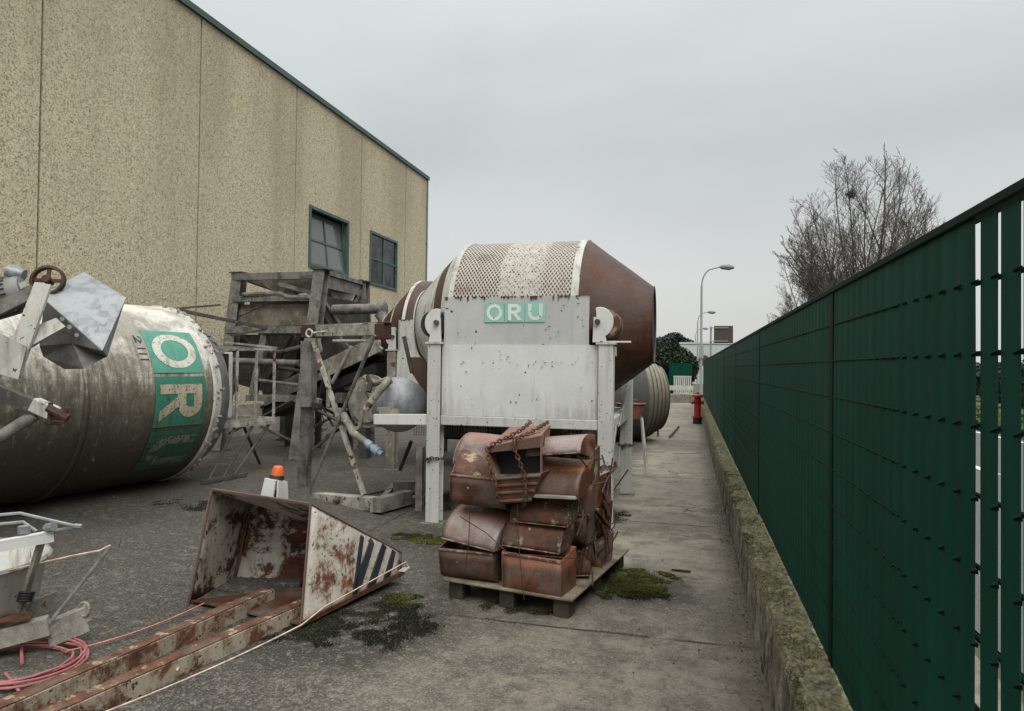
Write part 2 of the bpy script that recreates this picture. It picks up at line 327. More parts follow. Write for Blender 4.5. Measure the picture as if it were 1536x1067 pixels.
def mesh_metal():
    """expanded-metal skin of the drum: rusty diamonds of mesh with white crust between the ends"""
    t = T('drum_mesh'); uv = t.n('ShaderNodeUVMap').outputs[0]; sep = t.n('ShaderNodeSeparateXYZ', {0: uv}); u, w = sep.outputs[0], sep.outputs[1]
    a = t.mth('ADD', t.mth('MULTIPLY', u, 24), t.mth('MULTIPLY', w, 15)); b = t.mth('SUBTRACT', t.mth('MULTIPLY', u, 24), t.mth('MULTIPLY', w, 15))
    fa = t.mth('ABSOLUTE', t.mth('SUBTRACT', t.mth('FRACT', a), .5)); fb = t.mth('ABSOLUTE', t.mth('SUBTRACT', t.mth('FRACT', b), .5))
    strand = t.mr(t.mth('MAXIMUM', fa, fb), .28, .36)
    v = t.co(); cake = t.mr(t.mth('ADD', t.mr(u, .45, .62), t.mth('SUBTRACT', t.mth('MULTIPLY', t.noise(v, 3, 7, .7), .9), .4)), .35, .75)
    endw = t.mr(u, .98, 1.06); cake = t.mth('MULTIPLY', cake, t.mth('SUBTRACT', 1.0, t.mth('MULTIPLY', endw, .85)))
    fill = t.mth('MULTIPLY', cake, t.mr(t.noise(v, 26, 6, .8), .42, .52))
    rustc = t.rust(v, .75); wht = t.mix(t.noise(v, 8, 6), (.36, .345, .30), (.50, .485, .44))
    st = t.mix(t.mr(t.noise(v, 3.5, 7, .7), .36, .52), t.mix(.75, rustc, (.40, .345, .28)), wht)
    c = t.mix(strand, rustc, st); c = t.mix(fill, c, wht); hole = t.mr(t.noise(v, 40, 3), .66, .7); c = t.mix(t.mth('MULTIPLY', hole, cake), c, (.03, .025, .02))
    t.bump(t.mth('MAXIMUM', strand, fill), .6, .012); return t.out(c, .75)
M['mesh'] = mesh_metal()

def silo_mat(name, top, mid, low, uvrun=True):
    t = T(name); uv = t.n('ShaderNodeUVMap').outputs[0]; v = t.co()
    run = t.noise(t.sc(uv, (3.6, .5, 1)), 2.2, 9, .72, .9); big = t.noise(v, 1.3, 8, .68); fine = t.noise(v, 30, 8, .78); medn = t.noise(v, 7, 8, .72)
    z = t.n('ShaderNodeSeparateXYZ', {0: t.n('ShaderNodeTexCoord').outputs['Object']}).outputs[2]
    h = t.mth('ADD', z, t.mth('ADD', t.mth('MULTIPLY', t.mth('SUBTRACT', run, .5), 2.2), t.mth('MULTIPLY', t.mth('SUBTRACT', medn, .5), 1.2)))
    c = t.mix(t.mr(h, .7, 2.1), low, mid); c = t.mix(t.mr(t.mth('ADD', h, t.mth('MULTIPLY', t.mth('SUBTRACT', fine, .5), 1.3)), 1.35, 2.25), c, top)  # darker downwards: dirt plus painted underside shade; pale cement on top
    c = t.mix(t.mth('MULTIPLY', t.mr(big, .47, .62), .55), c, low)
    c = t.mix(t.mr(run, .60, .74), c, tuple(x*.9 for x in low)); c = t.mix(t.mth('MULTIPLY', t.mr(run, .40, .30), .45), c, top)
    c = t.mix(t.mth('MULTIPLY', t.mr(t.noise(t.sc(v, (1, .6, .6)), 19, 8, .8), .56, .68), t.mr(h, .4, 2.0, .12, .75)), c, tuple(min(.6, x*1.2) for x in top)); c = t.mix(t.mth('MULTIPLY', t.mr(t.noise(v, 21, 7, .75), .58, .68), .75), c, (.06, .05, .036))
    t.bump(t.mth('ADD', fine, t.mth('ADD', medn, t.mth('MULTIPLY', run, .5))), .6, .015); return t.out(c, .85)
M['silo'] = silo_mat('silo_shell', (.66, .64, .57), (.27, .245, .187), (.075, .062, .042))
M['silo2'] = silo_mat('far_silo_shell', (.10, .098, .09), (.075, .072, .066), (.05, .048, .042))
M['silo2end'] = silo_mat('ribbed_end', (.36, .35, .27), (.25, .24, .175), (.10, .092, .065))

def wall_mat():
    t = T('exposed_aggregate'); v = t.co(rand=False); sx = t.n('ShaderNodeSeparateXYZ', {0: v}); y, z = sx.outputs[1], sx.outputs[2]
    wv = t.n('ShaderNodeVectorMath', {0: v, 1: t.n('ShaderNodeVectorMath', {0: t.n('ShaderNodeTexNoise', {'Vector': v, 'Scale': 14, 'Detail': 3}).outputs[1], 3: .06}, operation='SCALE').outputs[0]}, operation='ADD').outputs[0]
    f = t.n('ShaderNodeSeparateColor', {0: t.voro(wv, 34, out=1)}).outputs[0]; f2 = t.n('ShaderNodeSeparateColor', {0: t.voro(wv, 66, out=1)}).outputs[0]; g = t.noise(v, 9, 6, .75)
    base = t.ramp(f, [(0.0, (.44, .375, .24)), (.3, (.555, .48, .32)), (.75, (.63, .555, .38)), (1.0, (.74, .67, .51))])
    c = t.mix(.45, base, t.ramp(g, [(.36, (.40, .34, .225)), (.64, (.69, .62, .44))]))
    c = t.mix(t.mth('MULTIPLY', t.mr(f2, .80, .88), .85), c, (.15, .122, .082)); c = t.mix(t.mth('MULTIPLY', t.mr(f, .95, .97), .6), c, (.13, .11, .085)); c = t.mix(t.mth('MULTIPLY', t.mr(f2, .10, .03), .7), c, (.68, .62, .46))
    col = t.noise(t.sc(v, (1, 1.0, .06)), 1.5, 5, .55); bl = t.noise(v, .45, 7, .6)
    pm = t.mth('ABSOLUTE', t.mth('SUBTRACT', t.mth('FRACT', t.mth('DIVIDE', t.mth('ADD', y, 42.54), 3.68)), .5))   # distance from the panel joints: cleaner runs beside them
    st = t.mth('ADD', t.mth('ADD', t.mth('MULTIPLY', col, .7), t.mth('MULTIPLY', bl, .55)), t.mth('ADD', t.mth('MULTIPLY', t.mth('SUBTRACT', z, 5.0), .045), t.mth('MULTIPLY', pm, -.42)))
    c = t.mix(t.mth('MULTIPLY', t.mr(st, .44, .86), .42), c, (.25, .20, .145))
    t.bump(t.mth('ADD', f, t.mth('ADD', t.mth('MULTIPLY', f2, .7), g)), .55, .02); return t.out(c, .92)
M['wall'] = wall_mat()

def ground_mat():
    t = T('yard_surface'); v = t.co(rand=False); sx = t.n('ShaderNodeSeparateXYZ', {0: v}); x, y = sx.outputs[0], sx.outputs[1]
    wob = t.mth('MULTIPLY', t.mth('SUBTRACT', t.noise(v, 1.6, 6, .7), .5), 1.1)
    conc = t.mr(t.mth('ADD', x, wob), -1.15, -.65); near = t.mr(t.mth('ADD', y, wob), 4.9, 5.9); strip = t.mth('MULTIPLY', conc, near)
    n1 = t.noise(v, .55, 8, .62); n2 = t.noise(v, 3.0, 8, .7); n3 = t.noise(v, 48, 5, .75); ag = t.voro(v, 95, out=1); af = t.n('ShaderNodeSeparateColor', {0: ag}).outputs[0]
    asp = t.mix(t.mr(n1, .40, .60), (.034, .030, .025), (.082, .074, .061)); asp = t.mix(t.mth('MULTIPLY', t.mr(n2, .55, .68), .75), asp, (.185, .165, .13)); asp = t.mix(t.mth('MULTIPLY', t.mr(t.noise(t.sc(v, (.7, 2.4, 1)), .9, 8, .7), .53, .64), .6), asp, (.022, .020, .017))
    asp = t.mix(t.mth('MULTIPLY', t.mr(af, .55, .95), .62), asp, (.22, .20, .165)); asp = t.mix(t.mr(af, .2, .03), asp, (.02, .019, .017))
    con = t.mix(t.mr(n1, .35, .65), (.20, .178, .14), (.32, .285, .226)); con = t.mix(t.mth('MULTIPLY', t.mr(n2, .46, .64), .8), con, (.085, .076, .060)); con = t.mix(t.mth('MULTIPLY', t.mr(t.noise(t.sc(v, (.5, 2.2, 1)), 1.3, 8, .7), .52, .64), .55), con, (.075, .066, .052)); con = t.mix(t.mth('MULTIPLY', t.mr(n3, .45, .68), .5), con, (.27, .25, .21))
    asp = t.mix(t.mth('MULTIPLY', t.mr(t.mth('ADD', t.mth('ADD', x, t.mth('MULTIPLY', y, -.10)), wob), -1.6, -3.4), .55), asp, t.mix(n2, (.018, .016, .0135), (.052, .047, .039))); c = t.mix(strip, asp, con)
    nearc = t.mth('MULTIPLY', t.mr(t.mth('ADD', x, wob), -2.6, -.3), t.mr(t.mth('ADD', y, wob), 5.6, 4.4)); c = t.mix(t.mth('MULTIPLY', nearc, .62), c, t.mix(t.mr(n2, .4, .62), (.27, .237, .186), (.105, .091, .071)))
    # damp, darker stretches and oil
    damp = t.mr(t.mth('ADD', t.noise(v, .8, 7, .65), t.mth('MULTIPLY', t.mth('ADD', x, 5.5), -.03)), .52, .66); c = t.mix(t.mth('MULTIPLY', damp, t.mth('MULTIPLY', t.mth('SUBTRACT', 1.0, strip), .6)), c, (.030, .028, .024))
    spot = t.mr(t.noise(v, 6.5, 5, .6), .66, .71); c = t.mix(t.mth('MULTIPLY', spot, .55), c, (.03, .026, .022))
    lime = t.mr(t.noise(t.sc(v, (.8, 2.3, 1)), 1.1, 8, .72), .59, .69); c = t.mix(t.mth('MULTIPLY', lime, .5), c, (.30, .28, .24))
    for (bx_, by_, br_, bs_) in ((-2.15, 4.15, .95, .9), (-.42, 5.5, .62, .75), (-3.2, 8.1, 1.1, .8), (-2.45, 6.3, .6, .7), (-1.3, 5.4, 1.0, .45), (-7.0, 6.6, 1.9, .8)):  # dark round patches at the moss beds, the pallet and the silo
        dd = t.n('ShaderNodeVectorMath', {0: v, 1: (bx_, by_, 0)}, operation='DISTANCE').outputs[1]; c = t.mix(t.mth('MULTIPLY', t.mr(t.mth('ADD', dd, t.mth('MULTIPLY', wob, .55)), br_, br_*.55), bs_), c, (.022, .021, .015))
    # slab joints of the concrete strip: cross joints every 3.1 m and the seam against the asphalt
    wv = t.mth('MULTIPLY', t.mth('SUBTRACT', t.noise(v, 5, 4), .5), .07); jy = t.mth('ABSOLUTE', t.mth('SUBTRACT', t.mth('FRACT', t.mth('DIVIDE', t.mth('ADD', t.mth('ADD', y, wv), .45), 3.25)), .5))
    j1 = t.mth('MULTIPLY', t.mr(jy, .0065, .0025), t.mr(x, -4.2, -3.6)); jx = t.mth('ABSOLUTE', t.mth('ADD', t.mth('ADD', x, wv), 3.15)); j2 = t.mth('MULTIPLY', t.mr(jx, .02, .008), t.mr(y, 4.6, 4.9))
    j = t.mth('MULTIPLY', t.mth('MAXIMUM', j1, j2), t.mr(t.noise(v, 4, 4), .33, .45)); c = t.mix(j, c, (.022, .021, .017))
    grit = t.mr(t.noise(v, 62, 4, .8), .56, .64); c = t.mix(t.mth('MULTIPLY', grit, .62), c, (.40, .365, .30)); pit = t.mr(t.noise(v, 44, 6, .85), .42, .34); c = t.mix(t.mth('MULTIPLY', pit, .85), c, (.016, .014, .011)); mot = t.noise(v, 14, 7, .8); c = t.mix(t.mth('MULTIPLY', t.mr(mot, .52, .62), .35), c, (.30, .27, .22)); c = t.mix(t.mth('MULTIPLY', t.mr(mot, .46, .36), .5), c, (.03, .026, .021))
    cr = t.mr(t.voro(t.n('ShaderNodeVectorMath', {0: v, 1: t.n('ShaderNodeTexNoise', {'Vector': v, 'Scale': 2.5, 'Detail': 5}).outputs[1]}, operation='ADD').outputs[0], .55, 'DISTANCE_TO_EDGE'), .010, .003); c = t.mix(t.mth('MULTIPLY', cr, t.mr(n1, .5, .6)), c, (.03, .028, .023))
    edge = t.mr(t.mth('ADD', x, t.mth('MULTIPLY', wob, .35)), .12, .42); c = t.mix(t.mth('MULTIPLY', edge, .75), c, t.mix(n2, (.05, .045, .025), (.12, .10, .06)))
    h = t.mth('ADD', t.mth('MULTIPLY', af, .5), t.mth('ADD', t.mth('MULTIPLY', n3, .6), t.mth('MULTIPLY', j, -2.0))); h = t.mth('ADD', h, t.mth('MULTIPLY', n2, 1.4))
    t.bump(h, .55, .008); return t.out(c, t.mr(damp, 0, 1, .88, .55))
M['yard'] = ground_mat()

def kerb_mat():
    t = T('mossy_concrete'); v = t.co(rand=False); sx = t.n('ShaderNodeSeparateXYZ', {0: v}); z = sx.outputs[2]; n1 = t.noise(v, 5, 8, .7); n2 = t.noise(v, 40, 6, .75)
    c = t.mix(t.mr(n1, .35, .65), (.26, .235, .18), (.085, .071, .045)); c = t.mix(t.mr(t.noise(t.sc(v, (1, 4, .6)), 2, 8, .75), .46, .60), c, (.042, .035, .02)); c = t.mix(t.mth('MULTIPLY', t.mr(t.noise(t.sc(v, (1, 5, .5)), 2.6, 7, .7), .60, .66), .7), c, (.42, .39, .31))
    c = t.mix(t.mr(n2, .56, .68), c, (.32, .30, .24)); up = t.mth('ADD', t.mth('MULTIPLY', t.mth('SUBTRACT', n1, .5), .5), z)
    c = t.mix(t.mth('MULTIPLY', t.mr(up, .33, .42), .8), c, t.mix(t.mr(n2, .36, .62), (.055, .048, .024), (.30, .28, .15))); c = t.mix(t.mth('MULTIPLY', t.mr(t.mth('ADD', z, t.mth('MULTIPLY', n2, .02)), .438, .452), .55), c, (.34, .32, .16))
    t.bump(t.mth('ADD', n2, n1), .7, .02); return t.out(c, .95)
M['kerb'] = kerb_mat()

def fence_mat(name, a, b, rough=.62):
    t = T(name); v = t.co(rand=False); n1 = t.noise(t.sc(v, (1, 1, .25)), 6, 6, .6); c = t.mix(t.mr(n1, .35, .7), a, b)
    c = t.mix(t.mth('MULTIPLY', t.mr(t.noise(t.sc(v, (1, 6, .8)), 3, 7, .7), .55, .75), .35), c, tuple(x*1.5+.006 for x in b)); t.bump(t.noise(v, 50, 4), .1, .002); return t.out(c, rough, 0, .07)
M['slat'] = fence_mat('green_slat', (.0028, .039, .0265), (.0040, .051, .036)); M['infill'] = fence_mat('green_infill', (.0027, .039, .0265), (.0042, .053, .0375)); M['fpost'] = fence_mat('green_post', (.0016, .011, .0080), (.0024, .014, .010), .6)

def road_mat():
    t = T('road_asphalt'); v = t.co(rand=False); n1 = t.noise(v, .6, 7); n2 = t.noise(v, 60, 4, .7); c = t.mix(n1, (.075, .074, .072), (.12, .118, .113)); c = t.mix(.4, c, t.ramp(n2, [(.3, (.1, .1, .1)), (.7, (.9, .9, .9))]), 'OVERLAY'); t.bump(n2, .3, .005); return t.out(c, .85)
M['road'] = road_mat(); M['mark'] = plain('road_paint', (.62, .62, .60), .7, 0, .2)
def earth_mat():
    t = T('earth'); v = t.co(rand=False); c = t.mix(t.mr(t.noise(v, .8, 8, .7), .4, .6), (.055, .068, .025), (.10, .088, .055)); t.bump(t.noise(v, 12, 5), .5, .03); return t.out(c, .95)
M['earth'] = earth_mat()

def glyph(ch, x, y):
    """is the point inside the block letter (unit square, y up)"""
    if ch == 'O':
        d = math.hypot((x-.5)/.40, (y-.5)/.42); return .62 < d < 1.0
    if ch == 'R':
        if .16 < x < .34 and .08 < y < .92: return True
        d = math.hypot((x-.52)/.30, (y-.67)/.25)
        if x >= .50 and .32 < d < 1.0: return True
        if .3 < x < .54 and (.74 < y < .92 or .42 < y < .58): return True
        return .08 < y < .46 and abs((x-.47)-(.46-y)*.82) < .105 
    if ch == 'U':
        if y > .40: return (.14 < x < .32 or .68 < x < .86) and y < .92
        d = math.hypot((x-.5)/.36, (y-.42)/.34); return y <= .42 and .5 < d < 1.0 or (y <= .42 and d < 1 and abs(x-.5) > .18 and y > .38)
    if ch == '2':
        d = math.hypot((x-.5)/.3, (y-.68)/.26)
        if y > .62 and .6 < d < 1: return True
        if y <= .66 and y > .2 and abs(x-(.28+.52*(y-.14)/.5)) < .12: return True
        return .08 < y < .24 and .18 < x < .84
# ================================================================== SETTING
def sheet(name, x0, x1, y0, y1, z, m):
    mb = MB(); mb.add([(x0, y0, z), (x1, y0, z), (x1, y1, z), (x0, y1, z)], [(0, 1, 2, 3)]); return tag(mb.build(name, m), kind='structure')
sheet('ground', -1500, 1500, -600, 2500, -.12, M['earth'])
sheet('yard', -24, .44, -12, 34.5, 0.0, M['yard'])
sheet('road', 1.9, 8.4, -20, 140, -.06, M['road'])
sheet('pavement', .70, 1.7, -20, 34, -.03, M['barrier'])
sheet('cross_road', -60, 1.896, 36.2, 44, -.064, M['road'])
mk = MB()
for k in range(-4, 30): mk.bx(5.05, 5.2, k*4.5, k*4.5+2.6, -.059, -.055)
mk.bx(8.05, 8.18, -20, 140, -.059, -.055)
tag(mk.build('road_marking', M['mark']), kind='structure')

def scatter(name, fn, n, m, size=(.012, .03), up=.0, parent=None, tall=1.0):
    """n small leaf-sized triangles and quads at fn() positions"""
    mb = MB()
    for i in range(n):
        p = fn()
        if p is None: continue
        s = rnd.uniform(*size); a = rnd.uniform(0, 6.28); b = rnd.uniform(-.7, .7); u = V((math.cos(a), math.sin(a), b*.6))*s
        w = V((-math.sin(a)*.6, math.cos(a)*.6, rnd.uniform(.1, 1)*tall))*s; c = V(p) + V((0, 0, s*up))
        mb.add([c-u*.6, c+u*.6, c+u*.5+w, c-u*.4+w], [(0, 1, 2, 3)])
    return mb.build(name, m, parent, weld=False)
def blobfn(cx, cy, rx, ry, thr, z=.004, sq=False, zf=None):
    def f():
        for _ in range(8):
            u, w = rnd.uniform(-1, 1), rnd.uniform(-1, 1)
            if not sq and u*u+w*w > 1: continue
            x, y = cx+u*rx, cy+w*ry; q = mnoise.noise(V((x*2.6, y*2.6, cx)))*.6 + mnoise.noise(V((x*9, y*9, 3)))*.4
            e = 1-max(abs(u), abs(w)) if sq else 1-math.hypot(u, w)
            if q + min(e*1.1, .42) + rnd.gauss(0, .07) > thr: return (x, y, z + max(0, q)*.007)
        return None
    return f
def moss(cx, cy, rx, ry, n, m, thr=.15, sq=False):
    tag(scatter('moss', blobfn(cx, cy, rx, ry, thr, sq=sq), int(n*1.4), m, (.0035, .010), tall=.75), kind='stuff')
moss(-.36, 5.50, .38, .44, 26000, M['moss'], .30, True)
moss(-.42, 5.48, .42, .46, 9000, M['mossdark'], .22, True)
moss(-2.15, 4.15, .70, .55, 13000, M['mossdark'], .34)
moss(-1.95, 4.60, .25, .2, 2500, M['moss'], .42)
moss(-3.25, 8.15, .8, .8, 12000, M['mossdark'], .25); moss(-3.3, 8.3, .6, .6, 7000, M['moss'], .38)
moss(-2.45, 6.30, .42, .24, 9000, M['moss'], .28)
moss(-.98, 7.9, .35, .5, 4000, M['mossdark'], .28); moss(-5.6, 7.0, .9, .35, 4000, M['mossdark'], .34)
moss(-1.5, 4.66, .65, .16, 3500, M['mossdark'], .34); moss(-3.5, 5.2, .5, .2, 2000, M['mossdark'], .42)
def kerbtop():
    y = rnd.uniform(1.2, 33) if rnd.random() < .35 else rnd.uniform(1.2, 9); x = .405 + .32*rnd.random()**1.4; q = mnoise.noise(V((x*7, y*3.2, 0)))
    return (x, y, .42 + max(0, q)*.022) if q > -.12 else None
tag(scatter('wall_moss', kerbtop, 42000, M['mosstan'], (.003, .008), tall=.9), kind='stuff')
def kerbtop2():
    y = rnd.uniform(1.2, 30) if rnd.random() < .5 else rnd.uniform(1.2, 6); x = .40 + .32*rnd.random(); q = mnoise.noise(V((x*5, y*1.7, 7)))
    return (x, y, .425 + max(0, q)*.02) if q > .16 else None
tag(scatter('wall_moss', kerbtop2, 16000, M['moss'], (.003, .008), tall=.9), kind='stuff')
def kerbfoot():
    y = rnd.uniform(2.5, 30) if rnd.random() < .4 else rnd.uniform(2.5, 10); x = .405 - abs(rnd.gauss(0, .07)); return (x, y, .003)
tag(scatter('litter', kerbfoot, 2600, M['litter'], (.004, .012), tall=.5), kind='stuff')
def yardlit():
    y = rnd.uniform(2.6, 16); x = rnd.uniform(-1.0, .38) if rnd.random() < .7 else rnd.uniform(-6, .3); return (x, y, .002)
tag(scatter('litter', yardlit, 1100, M['litter'], (.004, .013), tall=.5), kind='stuff')
def yardspeck():
    y = rnd.uniform(3.2, 13); return (rnd.uniform(-7.2, -.6), y, .002)
tag(scatter('litter', yardspeck, 900, M['speck'], (.004, .015), tall=.5), kind='stuff')
tag(scatter('grass', lambda: (rnd.uniform(8.6, 13), rnd.uniform(6, 45), -.1), 9000, M['grass'], (.06, .16), tall=1.6), kind='stuff')

# ------------------------------------------------------------------ kerb wall and fence
kw = MB()
def kerbpt(u, w):
    # profile: foot, face, rounded arris, top
    pr = [(.415, -.02), (.418, .2), (.420, .37), (.432, .405), (.455, .42), (.60, .425), (.74, .42), (.75, -.1)]
    k = u*(len(pr)-1); i = min(int(k), len(pr)-2); a = k-i; x = pr[i][0]*(1-a)+pr[i+1][0]*a; z = pr[i][1]*(1-a)+pr[i+1][1]*a
    y = 1.0 + 33*w**2.1
    j = V((x*9, y*6, z*9)); tp = max(0, min(1, (z-.34)/.06)); d = mnoise.noise(j)*.013 + mnoise.noise(j*3)*.009 + mnoise.noise(j*8)*.005
    lump = (max(0, mnoise.noise(V((x*24, y*20, 4)))+.15)*.022 + mnoise.noise(V((x*60, y*52, 8)))*.007)*tp
    return V((x - d - lump*.5*(1 if x < .44 else 0), y, z + d*.7 + lump))
kw.grid(kerbpt, 56, 1100)
kwo = kw.build('kerb_wall', M['kerb'], smooth=True); tag(kwo, 'low mossy concrete kerb wall under the green slat fence', 'wall')

fx0 = .60; fence = thing('slat_fence', 'tall dark green slatted metal fence standing on the mossy low wall', 'fence', (.62, 0, .42))
posts = [.02+3.2*k for k in range(-1, 11)]
for py in posts:
    mb = MB(); mb.bx(.655, .705, py-.025, py+.025, .40, 2.08); mb.bx(.594, .612, py-.035, py+.035, .425, 2.055); mb.build('post', M['fpost'], fence, bevel=.004)
rows = [.50+.155*k for k in range(11)]
for b in range(len(posts)-1):
    ya, yb = posts[b], posts[b+1]; sl = MB(); inf = MB(); wire = MB(); near = yb < 7
    k0, k1 = math.ceil((ya+.03-1.725)/.1), math.floor((yb-.03-1.725)/.1)
    for k in range(k0, k1+1):
        y = 1.725 + k*.1; j = rnd.gauss(0, .0008)
        if y-.05 < ya+.03 or y+.05 > yb-.03 or y > 1.71: continue
        sl.bx(fx0+j, fx0+.002+j, y-.043, y+.039, .435, 2.03)              # open stretch: filler strips gone
    ys = max(ya+.026, 1.683)
    def lap(u, w, ys=ys, ye=yb-.026):
        y = ys + (ye-ys)*u; z = .435 + 1.6*w; f = ((y-1.689) % .1)/.1; q = mnoise.noise(V((y*1.3, z*1.1, 3)))*.0035 + mnoise.noise(V((math.floor((y-1.689)/.1)*3.7, z*2.0, 9)))*.0012
        return V((fx0 + q - .0022*math.sin(math.pi*f) - .0012*f, y, z))
    if yb > 1.7: inf.grid(lap, max(4, int((yb-.026-ys)/.0125)), 14 if yb < 7 else 6)
    yl = max(ya+.03, 0)
    for z in rows:
        wire.tube([(fx0+.012, ya+.03, z), (fx0+.012, yb-.03, z)], .006, 6)
        if yb < 7 and z < 2.0:
            for k in range(k0, k1+1):
                y = 1.775 + k*.1; hs = .72*max(.22, min(1.0, (3.6-y)/1.7))
                if y < yl or y > yb-.05: continue
                # hooked stub of the mesh wire between two slats
                wire.add([(fx0+(dx_+.004)*hs-.003, y+dy_*hs, z+dz_*hs) for dx_, dy_, dz_ in ((-.004, -.018, .006), (-.018, -.004, -.003), (-.018, .008, -.005), (-.004, .018, .004), (-.004, -.018, -.008), (-.016, .002, -.011), (-.004, .018, -.008))], [(0,1,2,3), (4,6,5), (0,4,5,1), (1,5,2), (2,5,6,3), (0,3,6,4)])
    if sl.v: sl.build('open_slats', M['slat'], fence)
    if inf.v: inf.build('slat_panel', M['infill'], fence, smooth=True)
    if ya > 1 or b > 0:
        for z in rows[:-1]: wire.tube([(fx0-.0035, max(ya, 2.2)+.03, z), (fx0-.0035, yb-.03, z)], .0035, 5)
    wire.build('mesh_wire', M['fpost'], fence)
    rl = MB(); rl.bx(fx0-.012, fx0+.03, ya, yb-.002, 2.035, 2.058); rl.build('top_rail', M['fpost'], fence, bevel=.003)

# ------------------------------------------------------------------ warehouse
wh = thing('warehouse', 'tall beige warehouse with pebble-dash wall panels and two green framed windows', 'warehouse', (-10.2, 12, 0))
joints = [-5.9, -2.3, 1.38, 5.04, 8.70, 12.38, 16.06, 19.8, 23.3, 25.36]
wins = {6: (16.74, 19.0, 4.38, 6.10), 7: (20.44, 22.6, 4.34, 6.12)}
wm = MB(); X0, X1 = -10.42, -10.2
for i in range(len(joints)-1):
    a, b = joints[i]+.022, joints[i+1]-.022
    if i in wins:
        y0, y1, z0, z1 = wins[i]; wm.bx(X0, X1, a, y0, .72, 9.1); wm.bx(X0, X1, y1, b, .72, 9.1); wm.bx(X0, X1, y0, y1, .72, z0); wm.bx(X0, X1, y0, y1, z1, 9.1)
    else: wm.bx(X0, X1, a, b, .72, 9.1)
wm.build('wall', M['wall'], wh, bevel=.012)
mb = MB(); mb.bx(-24, -10.95, -5.9, 25.3, 0, 9.05); mb.build('building_core', M['dark'], wh)
mb = MB(); mb.bx(-10.94, -10.17, -5.9, 25.36, 0, .717); mb.build('plinth', M['block'], wh)
mb = MB(); mb.bx(-10.5, -10.13, -6, 25.50, 9.103, 9.24); mb.bx(-24, -10.504, 25.3, 25.46, 9.103, 9.24); mb.build('roof_trim', M['trim'], wh)
mb = MB(); mb.bx(-10.42, -10.16, 25.364, 25.44, 0, 9.1); mb.bx(-24, -10.424, 25.304, 25.42, 0, 9.1); mb.build('corner_trim', M['corner'], wh)
for i, (y0, y1, z0, z1) in wins.items():
    f = MB(); w = .085; xa, xb = -10.30, -10.165
    f.bx(xa, xb, y0, y0+w, z0, z1); f.bx(xa, xb, y1-w, y1, z0, z1); f.bx(xa, xb, y0+w, y1-w, z0, z0+w); f.bx(xa, xb, y0+w, y1-w, z1-w, z1)
    fr = f.build('window', M['wframe'], wh, bevel=.006)
    ym, zm = (y0+y1)/2, (z0+z1)/2
    s = MB(); g = MB()
    if i == 6:   # tilted sash: top swung inwards
        rot = Matrix.Rotation(R(-7), 3, 'Y'); piv = V((-10.24, ym, z0+w)); hy = (y1-y0)/2-w-.05; hz = z1-z0-2*w-.06
        skew = lambda yy, zz: piv + rot @ V((0, yy, zz))
        def bar2(ya, za, yb, zb, wd=.06): s.bar(skew(ya, za), skew(yb, zb), wd, .05, up=(1, 0, .2))
        for yy in (-hy, 0, hy): bar2(yy, 0, yy, hz)
        for zz in (.03, hz*.5, hz): bar2(-hy, zz, hy, zz)
        g.plate([skew(-hy, 0), skew(hy, 0), skew(hy, hz), skew(-hy, hz)], .008, (1, 0, 0)); s.build('sash', M['wframe'], fr); g.build('pane', M['glass2'], fr)
    else:
        s.bx(-10.27, -10.19, ym-.03, ym+.03, z0+w, z1-w); s.bx(-10.268, -10.192, y0+w, ym-.031, zm-.03, zm+.03); s.bx(-10.268, -10.192, ym+.031, y1-w, zm-.03, zm+.03); s.build('glazing_bar', M['wframe'], fr)
        g.bx(-10.24, -10.225, y0+w, y1-w, z0+w, z1-w); g.build('pane', M['glass'], fr)

# ------------------------------------------------------------------ street beyond the yard
bw = thing('barrier_wall', 'low grimy concrete wall closing the far end of the yard', 'wall', (-4, 35.2, 0))
mb = MB(); mb.bx(-9, .5, 35.0, 35.35, -.1, .42); mb.build('wall', M['barrier'], bw, bevel=.03)
gr = thing('guard_rail', 'white plank rail on short legs behind the far low wall', 'rail', (-1, 36, 0))
mb = MB(); mb.bx(-2.6, .2, 35.9, 35.96, .58, .82); mb.build('plank', M['white_dirty'], gr)
for x in (-2.4, -1.05, .1): mb = MB(); mb.bx(x-.05, x+.05, 35.963, 36.05, -.1, .8); mb.build('leg', M['white_dirty'], gr)
def leaf_ball(mb, c, rad, n, size, seed=0, tall=1.0):
    r = random.Random(seed)
    cl = [(V((r.gauss(0, .55), r.gauss(0, .55), r.gauss(0, .5))), r.uniform(.25, .5)) for _ in range(26)]
    for i in range(n):
        if r.random() < .45:
            d = V((r.gauss(0, 1), r.gauss(0, 1), r.gauss(0, 1))).normalized(); p = d*r.uniform(.82, 1.0)
        else:
            o, q = r.choice(cl); d = V((r.gauss(0, 1), r.gauss(0, 1), r.gauss(0, 1))).normalized(); p = o + d*q
            if p.length > 1.12: p *= 1.05/p.length
        p = V((p.x*rad[0], p.y*rad[1], p.z*rad[2])) + V(c); s = r.uniform(*size)
        a = V((r.gauss(0, 1), r.gauss(0, 1), r.gauss(0, 1))).normalized()*s; b = a.cross(V((r.gauss(0, 1), r.gauss(0, 1), r.gauss(0, 1)))).normalized()*s*.7
        mb.add([p-a, p-b, p+a, p+b], [(0, 1, 2, 3)])
def leaf_tree(name, label, x, y, h, rx, m, n, size, seed, low=.15, group=None, cat='tree'):
    t = thing(name, label, cat, (x, y, -.1), 0, group); mb = MB(); mb.tube([(x, y, -.1), (x+.05, y, h*.5), (x, y, h*.85)], [.22, .16, .05], 8); mb.build('trunk', M['bark'], t, smooth=True)
    mb = MB(); leaf_ball(mb, (x, y, h*(.5+low/2)), (rx, rx, h*(.5-low/2)), n, size, seed); mb.build('crown', m, t, weld=False); return t
